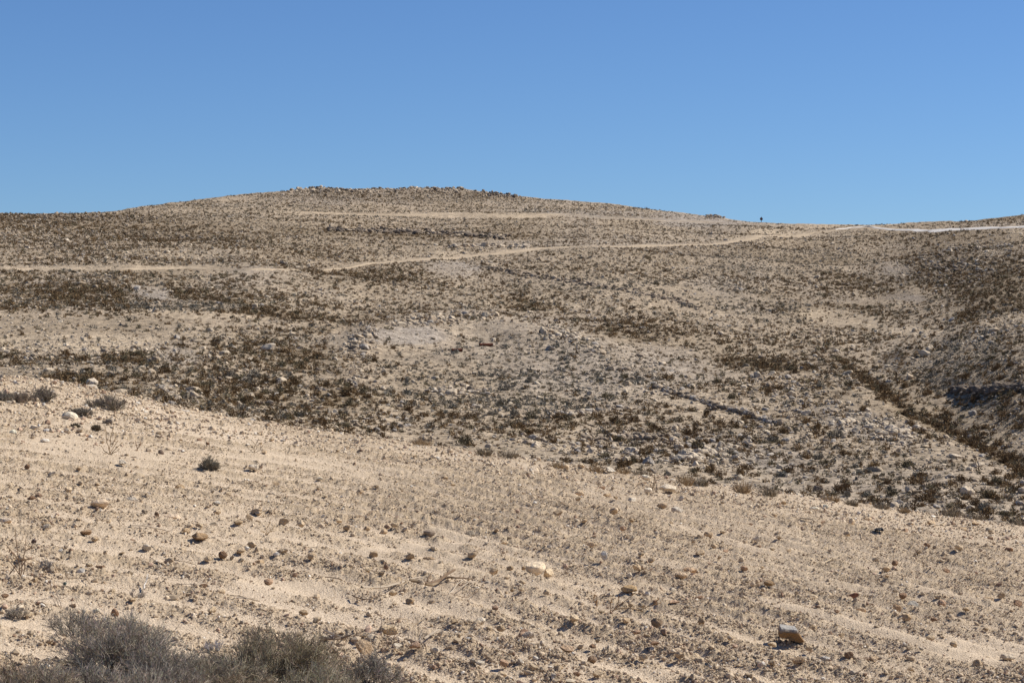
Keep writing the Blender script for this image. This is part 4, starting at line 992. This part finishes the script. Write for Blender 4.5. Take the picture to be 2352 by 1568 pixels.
def build_scrub():
    n = 150000
    px, py = hill_samples(n)
    X, Y, Z = hillpt(px, py)
    cl = fbm(X * .09, Y * .045, 71, 4)
    sc_ = np.clip(Y / 350, 0, 1.15) ** 1.9
    bd = fbm(X * .028, Y * .11, 75, 4)
    dens = 1.18 * sc_ * (1 + .8 * cl + 1.2 * bd) + .50 * sc_ * ell(px, py, SDENSE, 0, 2.4) * (1 + .8 * cl)
    dens = dens * (1 - ell(px, py, SBARE))
    # far away a pixel holds many more shrubs than it can show
    keep = rng.uniform(0, 1, n) < np.clip(dens, .0, .95)
    keep &= ~near_road(px, py, 1.6)
    px, py, X, Y, Z = (a[keep] for a in (px, py, X, Y, Z))
    gp = rng.uniform(0, 1, 420) ** .8 * 185 + 846; gq = gully(gp) + rng.normal(0, 1, 420) * np.interp(gp, [846, 900, 1030], [3, 4, 6.5]) - 1
    gX, gY, gZ = hillpt(gp, gq)
    px, py, X, Y, Z = (np.concatenate(q_) for q_ in ((px, gp), (py, gq), (X, gX), (Y, gY), (Z, gZ))); n = len(X)
    gz = ell(px, py, GREYZ) + .35 * fbm(X * .05, Y * .03, 77, 3)
    br = ell(px, py, LITTER)
    isg = rng.uniform(0, 1, n) < np.clip(.25 + gz - .5 * br, .04, .9)
    ci = np.where(isg, rng.choice([2, 3, 4], n, p=[.3, .4, .3]), rng.choice([0, 1, 2], n, p=[.42, .38, .2]))
    size = .37 * np.exp(rng.normal(0, .40, n)) * (1 + .18 * (br > .4))
    size = np.where(isg, size * .85, size)
    size = np.clip(size, Y / F * 2.1, 1.0)
    S = size[:, None] * np.stack([rng.uniform(.85, 1.3, n), rng.uniform(.85, 1.2, n), rng.uniform(.75, 1.15, n)], -1)
    P = np.stack([X, Y, Z - .02], -1)
    proj = size / Y
    return px, py, P, S, ci, proj
sp_px, sp_py, sp_P, sp_S, sp_ci, sp_proj = build_scrub()
vis = (sp_px > 3) & (sp_px < 1021) & (sp_py < Ef(sp_px) - 3)
order = np.argsort(-np.where(vis, sp_proj, 0))
ind = order[:296]; rest = order[296:]
V, Fc, C = scatter(SH_FAR, sp_P[rest], sp_S[rest], SCOL[sp_ci[rest]] * rng.uniform(.8, 1.25, (len(rest), 1)), .08)
o = link('scrub', mesh('scrub', V, Fc, M_SHRUB, C))
tag(o, 'countless low brown and grey desert shrubs dotting the hillside', 'scrub', kind='stuff')
print('scrub', len(rest))

HM = [(459, 391, 'the pale boulder cluster'), (458, 352, 'the rusty drums'), (690, 398, 'the rubble wall'), (615, 411, 'the low ruined wall'), (630, 437, 'the dark rock row'), (700, 457, 'the pale slabs'), (428, 319, 'the knoll-top boulders'), (560, 334, 'the pale outcrop'), (875, 384, 'the gully head'), (945, 424, 'the gully bend'), (1010, 458, 'the gully mouth'), (990, 391, 'the shaded ledge'), (865, 425, 'the white bedrock'), (77, 379, 'the dark brush patch'), (126, 358, 'the brown clump on sand'), (360, 380, 'the dark boulder patch'), (340, 397, 'the brown brush hollow'), (318, 397, 'the brown rock stub'), (437, 440, 'the field edge middle'), (820, 485, 'the bare lower slope'), (238, 391, 'the brown brush bank'), (548, 373, 'the lone grey boulder'), (637, 367, 'the mid-slope boulders'), (171, 355, 'the grey scree'), (283, 353, 'the brown thicket slope'), (930, 470, 'the sandy lower bank')]
for px, py, ph in HM:
    x, y, z = hillpt(px, py); HILL_MARKS.append((float(x), float(y), ph))
SHM = [mesh('desert_shrub', V_, F_, M_SHRUBO, np.repeat(T_[:, None], 3, 1)) for V_, F_, T_ in SH_NEAR]
for i in ind:
    o = link('desert_shrub', random.choice(SHM)); o.location = sp_P[i]; o.scale = sp_S[i]; o.rotation_euler = (0, 0, random.uniform(0, 6.28))
    cc = SCOL[sp_ci[i]] * random.uniform(.85, 1.2); o.color = (*cc, 1)
    s = sp_S[i][0]; sz = 'small' if s < .45 else 'medium' if s < .62 else 'large' if s < .85 else 'very large'
    tag(o, unique_label(f'{sz} {SNAME[sp_ci[i]]} shrub', sp_P[i][0], sp_P[i][1], HILL_MARKS, .8), 'shrub', 'desert shrubs on the lower hillside')

# taller pale bushes on the sandy flat
for px, py, h_ in [(58, 342, 6), (38, 342, 5), (98, 341, 7), (83, 341, 5), (126, 326, 6), (139, 328, 5), (178, 328, 7), (160, 329, 4), (210, 282, 5), (107, 283, 5), (14, 342, 5), (64, 343, 6), (608, 312, 6), (647, 306, 6), (683, 307, 7), (690, 308, 5), (812, 353, 6), (768, 278, 5)]:
    x, y, z = (float(q) for q in hillpt(px, py)); s = h_ * y / F
    Vv, Ff, Tt = shrub_proto(150, 900 + px, .05)
    Vv = Vv * np.array([1.0, 1.0, 1.9]) * s * 1.05
    o = link('pale_bush', mesh('pale_bush', Vv, Ff, M_SHRUB, np.array([(.20, .18, .145)]) * Tt[:, None])); o.location = (x, y, z - .02)
    tag(o, unique_label('upright pale grey bush', x, y, HILL_MARKS + [(*[float(q) for q in hillpt(149, 292)[:2]], 'the pinkish scree heap'), (*[float(q) for q in hillpt(675, 301)[:2]], 'the lower end of the hill wall')], .8), 'bush', 'upright pale bushes on sandy flats')

# ------------------------------------------------------------------ hill: rocks
ROCKL = [rock(1, 800 + k, 8, .12, .8, .06) for k in range(10)]
ROCKS = [rock(0, 850 + k, 7, .1, .85, .1) for k in range(10)]
BOULD = [(459, 391, 34, 7, 0, 1.5), (548, 373, 18, 5, 0, 1.0), (637, 367, 40, 9, .1, 1.1), (360, 345, 22, 22, -.3, 1.2), (428, 320, 40, 7, -.08, 1.6), (480, 315, 26, 5, 0, 1.6), (560, 335, 26, 7, .1, 1.4), (590, 347, 26, 6, .2, 1.2), (690, 447, 90, 20, .1, 1.3), (600, 450, 90, 10, .12, 1.3), (700, 458, 34, 8, .05, 1.7), (355, 379, 14, 12, 0, 1.4), (318, 397, 14, 8, 0, 1.2), (800, 400, 60, 22, .35, .9), (865, 425, 60, 14, .3, 1.4), (780, 430, 60, 12, .2, .9), (486, 248, 36, 3, 0, 1.3), (60, 217, 110, 5, 0, 1.0), (171, 236, 60, 6, .08, 1.0), (440, 233, 70, 4, .05, 1.5), (390, 195, 170, 9, 0, 1.2), (950, 270, 60, 22, 0, 1.0), (990, 250, 50, 12, 0, .9), (980, 335, 50, 10, -.15, .9), (140, 250, 100, 12, .1, .5), (500, 262, 60, 5, 0, .6), (185, 392, 40, 5, .15, .9), (230, 384, 60, 6, .1, .8), (600, 210, 80, 6, .05, .8), (830, 370, 40, 10, .4, .9), (715, 244, 80, 4, -.1, .7), (60, 240, 80, 14, .05, .8)]
HPAL = np.array([(.43, .34, .24), (.51, .415, .30), (.52, .43, .32), (.29, .225, .16), (.155, .12, .09), (.38, .33, .275)])
HNAME = ['tan', 'cream', 'pale', 'brown', 'dark', 'grey']
DARKZ = [(440, 234, 80, 5, .05, .9), (60, 217, 120, 6, 0, .55), (171, 236, 70, 8, .08, .6), (500, 195, 60, 4, .05, .7), (390, 195, 160, 8, 0, .3), (960, 268, 60, 22, 0, .5), (640, 440, 60, 6, .1, .4), (318, 397, 16, 10, 0, .6), (355, 379, 16, 14, 0, .6), (77, 379, 40, 8, 0, .7), (990, 391, 40, 6, 0, .5), (875, 384, 40, 8, .6, .4)]

CLUST = [([(925, 262), (945, 268), (965, 266), (985, 272)], 200, .5, [3, 4, 5], 7, 4), ([(940, 250), (960, 247), (985, 246), (1010, 245)], 90, .5, [1, 2, 5], 4, 1.2),
 ([(548, 333), (560, 332), (572, 335), (585, 343)], 110, .5, [1, 2, 0], 4, 2), ([(408, 322), (422, 318.5), (436, 319), (452, 319), (470, 315.5), (484, 314)], 120, .5, [1, 0, 0, 3], 5, 2.4),
 ([(374, 328), (366, 335), (362, 342), (355, 352)], 120, .42, [3, 5, 0], 5, 4), ([(676, 456), (690, 459), (704, 456), (717, 457), (700, 451)], 60, .6, [2, 2, 1], 7, 3), ([(835, 425), (860, 420), (880, 430), (915, 435), (870, 428)], 120, .5, [2, 2, 1], 7, 4),
 ([(437, 390), (455, 391), (470, 391), (482, 389)], 90, .42, [1, 0, 5, 3], 5, 2.5), ([(0, 214), (50, 214.5), (90, 214), (130, 217), (150, 222)], 260, .45, [3, 4, 0], 4, 1.8)]
def rock_batch(n, med, sig, base, wt, minpx):
    px, py = hill_samples(n)
    X, Y, Z = hillpt(px, py)
    sc_ = np.clip(Y / 260, 0, 1.25) ** 1.5
    dens = (base * (1 + 1.2 * fbm(X * .11, Y * .06, 171, 4) + 1.0 * fbm(X * .03, Y * .08, 175, 3)) + wt * ell(px, py, BOULD)) * sc_
    keep = (rng.uniform(0, 1, n) < dens) & ~near_road(px, py, 1.3)
    px, py, X, Y, Z = (a[keep] for a in (px, py, X, Y, Z)); n = len(X)
    dk_ = rng.uniform(0, 1, n) < ell(px, py, DARKZ) * .8
    ci = np.where(dk_, rng.choice([3, 4], n), rng.choice(6, n, p=[.30, .26, .16, .12, .02, .14]))
    size = np.clip(med * np.exp(rng.normal(0, sig, n)), Y / F * minpx, 1.0)
    S = size[:, None] * np.stack([rng.uniform(.9, 1.4, n), rng.uniform(.75, 1.1, n), rng.uniform(.55, 1.0, n)], -1)
    return px, py, np.stack([X, Y, Z + S[:, 2] * .16], -1), S, ci, size / Y
b = rock_batch(90000, .24, .42, .10, .40, 1.4)
for pts, n, med, cis, sx_, sy_ in CLUST:
    pts = np.array(pts, float); d = np.concatenate([[0], np.cumsum(np.hypot(*np.diff(pts, axis=0).T))]); s = rng.uniform(0, d[-1], n)
    cpx = np.interp(s, d, pts[:, 0]) + rng.normal(0, sx_, n); cpy = np.interp(s, d, pts[:, 1]) + rng.normal(0, sy_, n)
    cpx = np.clip(cpx, -40, 1060); X, Y, Z = hillpt(cpx, np.clip(cpy, Rf(cpx) + .5, None))
    size = np.clip(med * .68 * np.exp(rng.normal(0, .38, n)), .12, .75)
    S = size[:, None] * np.stack([rng.uniform(.9, 1.4, n), rng.uniform(.75, 1.1, n), rng.uniform(.5, .95, n)], -1)
    new = (cpx, cpy, np.stack([X, Y, Z + S[:, 2] * .18], -1), S, rng.choice(cis, n), size / Y)
    b = tuple(np.concatenate([p_, q_]) for p_, q_ in zip(b, new))
vis = (b[0] > 3) & (b[0] < 1021) & (b[1] < Ef(b[0]) - 3)
order = np.argsort(-np.where(vis, b[5], 0)); ind, rest = order[:290], order[290:]
V, Fc, C = scatter(ROCKL, b[2][rest], b[3][rest], HPAL[b[4][rest]] * rng.uniform(.8, 1.15, (len(rest), 1)), .25)
o = link('rubble', mesh('rubble', V, Fc, M_ROCK, C)); tag(o, 'countless rocks and boulders scattered over the hillside', 'rubble', kind='stuff')
print('rubble', len(rest))
q = rock_batch(220000, .11, .4, .32, .45, .9)
V, Fc, C = scatter(ROCKS, q[2], q[3], HPAL[q[4]] * rng.uniform(.68, 1.08, (len(q[0]), 1)), .4)
o = link('small_rubble', mesh('small_rubble', V, Fc, M_GRAVEL, C)); tag(o, 'small loose stones covering the hillside soil', 'stones', kind='stuff')
print('small rubble', len(q[0]))
BM = {}
for i in ind:
    k = random.randrange(12)
    if k not in BM:
        V_, F_ = rock(2, 1200 + k, 8, .06, .85, .09); BM[k] = mesh('boulder', V_, F_, M_STONE)
    o = link('boulder', BM[k]); o.location = b[2][i]; o.scale = b[3][i]; o.rotation_euler = (random.gauss(0, .2), random.gauss(0, .2), random.uniform(0, 6.28))
    o.color = (*(HPAL[b[4][i]] * random.uniform(.85, 1.15)), 1)
    s = b[3][i][0]; sz = 'small' if s < .5 else 'medium' if s < .75 else 'large' if s < 1.1 else 'huge'
    tag(o, unique_label(f'{sz} {HNAME[b[4][i]]} boulder', b[2][i][0], b[2][i][1], HILL_MARKS, .8), 'boulder', 'boulders on the lower hillside')

# walls, ledges and outcrops: each a run of stones
def rock_run(name, label, cat, pts, n, med, cis, sub=2, spread=1.2, jitter=.8, tall=1.0, flatk=.8, base=.2, group=None):
    pts = np.array(pts, float); d = np.concatenate([[0], np.cumsum(np.hypot(*np.diff(pts, axis=0).T))])
    s = rng.uniform(0, d[-1], n)
    px = np.interp(s, d, pts[:, 0]) + rng.normal(0, spread, n); py = np.interp(s, d, pts[:, 1]) + rng.normal(0, jitter, n)
    X, Y, Z = hillpt(px, py)
    size = np.minimum(med * np.exp(rng.normal(0, .35, n)), med * 1.7)
    S = size[:, None] * np.stack([rng.uniform(.9, 1.5, n), rng.uniform(.8, 1.1, n), rng.uniform(.6, 1.0, n) * tall], -1)
    P = np.stack([X, Y, Z + S[:, 2] * base], -1)
    pr = [rock(sub, 2000 + k, 8, .08, flatk, .06) for k in range(6)]
    V, Fc, C = scatter(pr, P, S, HPAL[rng.choice(cis, n)] * rng.uniform(.8, 1.15, (n, 1)), .15)
    # the buried core that the stones sit in
    sb = np.linspace(0, d[-1], max(int(d[-1] * 1.5), 8)); bx, by = np.interp(sb, d, pts[:, 0]), np.interp(sb, d, pts[:, 1])
    bX, bY, bZ = hillpt(bx, by); m_ = len(sb); rows = []
    hgt = med * .2 * (1 + .5 * fbm(sb * .4, sb * 0, 7, 3)); dep = (jitter + .4) * np.abs(np.gradient(hillpt(bx, by + .5)[1]) * 0 + (hillpt(bx, by - 1)[1] - bY))
    for q_, hq in ((-1.2, -.4), (-.7, .55), (0, 1.0), (.7, .6), (1.2, -.4)):
        rows.append(np.stack([bX, bY + q_ * dep, hillpt(bx, by)[2] + (np.interp(bY + q_ * dep, bY, bZ) * 0) + (hillpt(bx, by - q_ * (jitter + .4))[2] - bZ) + hq * hgt + .06 * vn(sb * 1.3 + 9 * q_, sb * 0, 5)], -1))
    B = np.array(rows); gi = np.arange(5 * m_).reshape(5, m_)
    Bq = np.stack([gi[:-1, :-1], gi[:-1, 1:], gi[1:, 1:], gi[1:, :-1]], -1).reshape(-1, 4)
    Bt = np.concatenate([Bq[:, [0, 1, 2]], Bq[:, [0, 2, 3]]]) + len(V)
    V = np.vstack([V, B.reshape(-1, 3)]); Fc = np.vstack([Fc, Bt]); C = np.vstack([C, np.tile(HPAL[cis[0]] * .9, (5 * m_, 1))])
    ctr = P.mean(0)
    o = link(name, mesh(name, V - ctr, Fc, M_ROCK, C)); o.location = ctr
    return tag(o, label, cat, group)
WG = 'old rubble walls on the hillside'
rock_run('rubble_wall', 'long dark rubble wall running down the lower slope', 'wall', [(652, 387), (672, 392), (691, 398), (717, 407), (732, 411), (755, 417), (780, 424)], 260, .30, [3, 4, 5, 0], 2, 1, .8, 1.1, .8, .3, WG)
rock_run('rubble_wall', 'low ruined wall of tan stones near the bare slope', 'wall', [(551, 417), (575, 415), (602, 413), (622, 409)], 110, .3, [0, 1, 3, 5], 2, 1.2, .9, 1, .8, .3, WG)
rock_run('rubble_wall', 'dark row of tumbled stones above the pale slabs', 'wall', [(586, 438), (615, 437), (630, 437), (648, 439), (672, 438)], 130, .3, [3, 4, 0], 2, 1.2, 1.0, 1.1, .8, .3, WG)
rock_run('rubble_wall', 'thin diagonal wall line below the scree mound high on the slope', 'wall', [(489, 269), (533, 275), (578, 281), (623, 290), (675, 301), (700, 309)], 260, .38, [3, 4, 0], 1, 1.5, .9, 1.0, .8, .3, WG)
rock_run('rubble_wall', 'stone terrace edge along the uphill side of the track', 'wall', [(448, 247.5), (470, 248), (500, 248.5), (530, 250)], 90, .6, [1, 2, 0], 2, 1, .4, 1.0, .75, .3, WG)
OG = 'rock ledges and outcrops on the hill'
rock_run('rock_ledge', 'dark broken rock ledge running across the upper slope', 'rock ledge', [(330, 229), (381, 230.5), (420, 231.5), (450, 233), (480, 235.5), (505, 238)], 420, .60, [3, 4, 4, 0], 1, 3, 1.1, 1.0, .7, .3, OG)
rock_run('rock_ledge', 'dark crag of upright blocks on the crest line', 'rock ledge', [(478, 192), (490, 193.5), (505, 195), (516, 197)], 150, .42, [3, 4, 0], 1, 3, 1.0, 1.2, .9, .4, OG)
rock_run('rock_ledge', 'rocky summit rim of brown blocks along the crest top', 'rock ledge', [(290, 190.5), (322, 189), (379, 191), (427, 189.5), (462, 190.5)], 520, .5, [3, 4, 0, 1], 1, 3, 1.2, 1.0, .8, .3, OG)
rock_run('rock_ledge', 'rock pile on the crest shoulder beside the saddle', 'rock ledge', [(706, 216.5), (714, 216.5), (722, 218)], 70, .42, [0, 3, 5], 1, 2.2, .7, .9, .6, .5, OG)
rock_run('rock_ledge', 'shaded dark ledge on the slope beyond the gully', 'rock ledge', [(952, 391), (975, 391), (1000, 390), (1030, 388)], 160, .42, [3, 4, 4], 1, 2, 1.2, 1.1, .8, .3, OG)

# ------------------------------------------------------------------ rusty drums and the sign post
def rust():
    m, nt_, b_ = new_mat('rusty steel', .8)
    pos = nd(nt_, 'ShaderNodeTexCoord').outputs['Object']
    nt_.links.new(ramp(nt_, noise(nt_, pos, 9, 5), [(.3, (.06, .022, .014)), (.7, (.17, .06, .03))]), b_.inputs['Base Color'])
    return m
M_RUST = rust()
def drum(px, py, lpx, dpx, label, yaw, rings):
    x, y, z = (float(q) for q in hillpt(px, py)); k = y / F; L, R_ = lpx * k, dpx * k / 2
    root = bpy.data.objects.new('rusty_drum', None); COL.objects.link(root); root.location = (x, y, z + R_ * .75); root.rotation_euler = (0, 0, yaw); root.empty_display_size = .2
    prof = [(-L / 2, R_ * .86), (-L / 2, R_), (L / 2, R_), (L / 2, R_ * .86), (-L / 2, R_ * .86)]
    sg = 24; V, Fc = [], []
    for t, r in prof[:4]:
        for j in range(sg):
            a = 2 * np.pi * j / sg; V.append((t, r * np.cos(a), r * np.sin(a)))
    for q_ in range(4):
        for j in range(sg):
            a, b_ = q_ * sg + j, q_ * sg + (j + 1) % sg; c_, d_ = ((q_ + 1) % 4) * sg + (j + 1) % sg, ((q_ + 1) % 4) * sg + j
            Fc.append((a, b_, c_, d_))
    link('shell', mesh('shell', V, Fc, M_RUST), root)
    for s in rings:
        V, Fc = [], []
        for t, r in ((-.03, 1.0), (-.03, 1.06), (.03, 1.06), (.03, 1.0)):
            for j in range(sg):
                a = 2 * np.pi * j / sg; V.append((s * L / 2 + t, R_ * r * np.cos(a) * 1.002, R_ * r * np.sin(a) * 1.002))
        for q_ in range(3):
            for j in range(sg):
                Fc.append((q_ * sg + j, q_ * sg + (j + 1) % sg, (q_ + 1) * sg + (j + 1) % sg, (q_ + 1) * sg + j))
        link('hoop', mesh('hoop', V, Fc, M_RUST), root)
    tag(root, label, 'drum', 'rusty drums lying on the slope')
drum(457, 352, 11, 3.2, 'short rusty drum lying open-ended on the scree', .25, (-.9, 0, .9))
drum(486, 346, 14, 3.2, 'longer rusty drum lying uphill of the short one', .30, (-.9, -.3, .3, .9))
def post():
    x, y, z = (float(q) for q in hillpt(761.3, 221.8)); k = y / F
    root = bpy.data.objects.new('sign_post', None); COL.objects.link(root); root.location = (x, y, z - .1); root.empty_display_size = .3
    m, nt_, b_ = new_mat('grey post', .6); b_.inputs['Base Color'].default_value = (.05, .045, .05, 1)
    H = 6.2 * k
    V, Fc, C = tubes([(np.array([(0, 0, 0), (0, 0, H * .5), (0, 0, H)]), .055, .05, (1, 1, 1))], 10); link('pole', mesh('pole', V, Fc, m), root)
    me = bpy.data.meshes.new('sign'); import bmesh
    bm_ = bmesh.new(); bmesh.ops.create_cone(bm_, cap_ends=True, segments=20, radius1=.30, radius2=.30, depth=.04, matrix=Matrix.Translation((0, -.08, H - .45)) @ Matrix.Rotation(math.pi / 2, 4, 'X')); bm_.to_mesh(me); bm_.free()
    m2, n2_, b2 = new_mat('sign back', .6); b2.inputs['Base Color'].default_value = (.13, .07, .065, 1); me.materials.append(m2); link('sign', me, root)
    tag(root, 'thin dark sign post standing on the skyline', 'sign post')
post()
print('objects', len(bpy.data.objects))
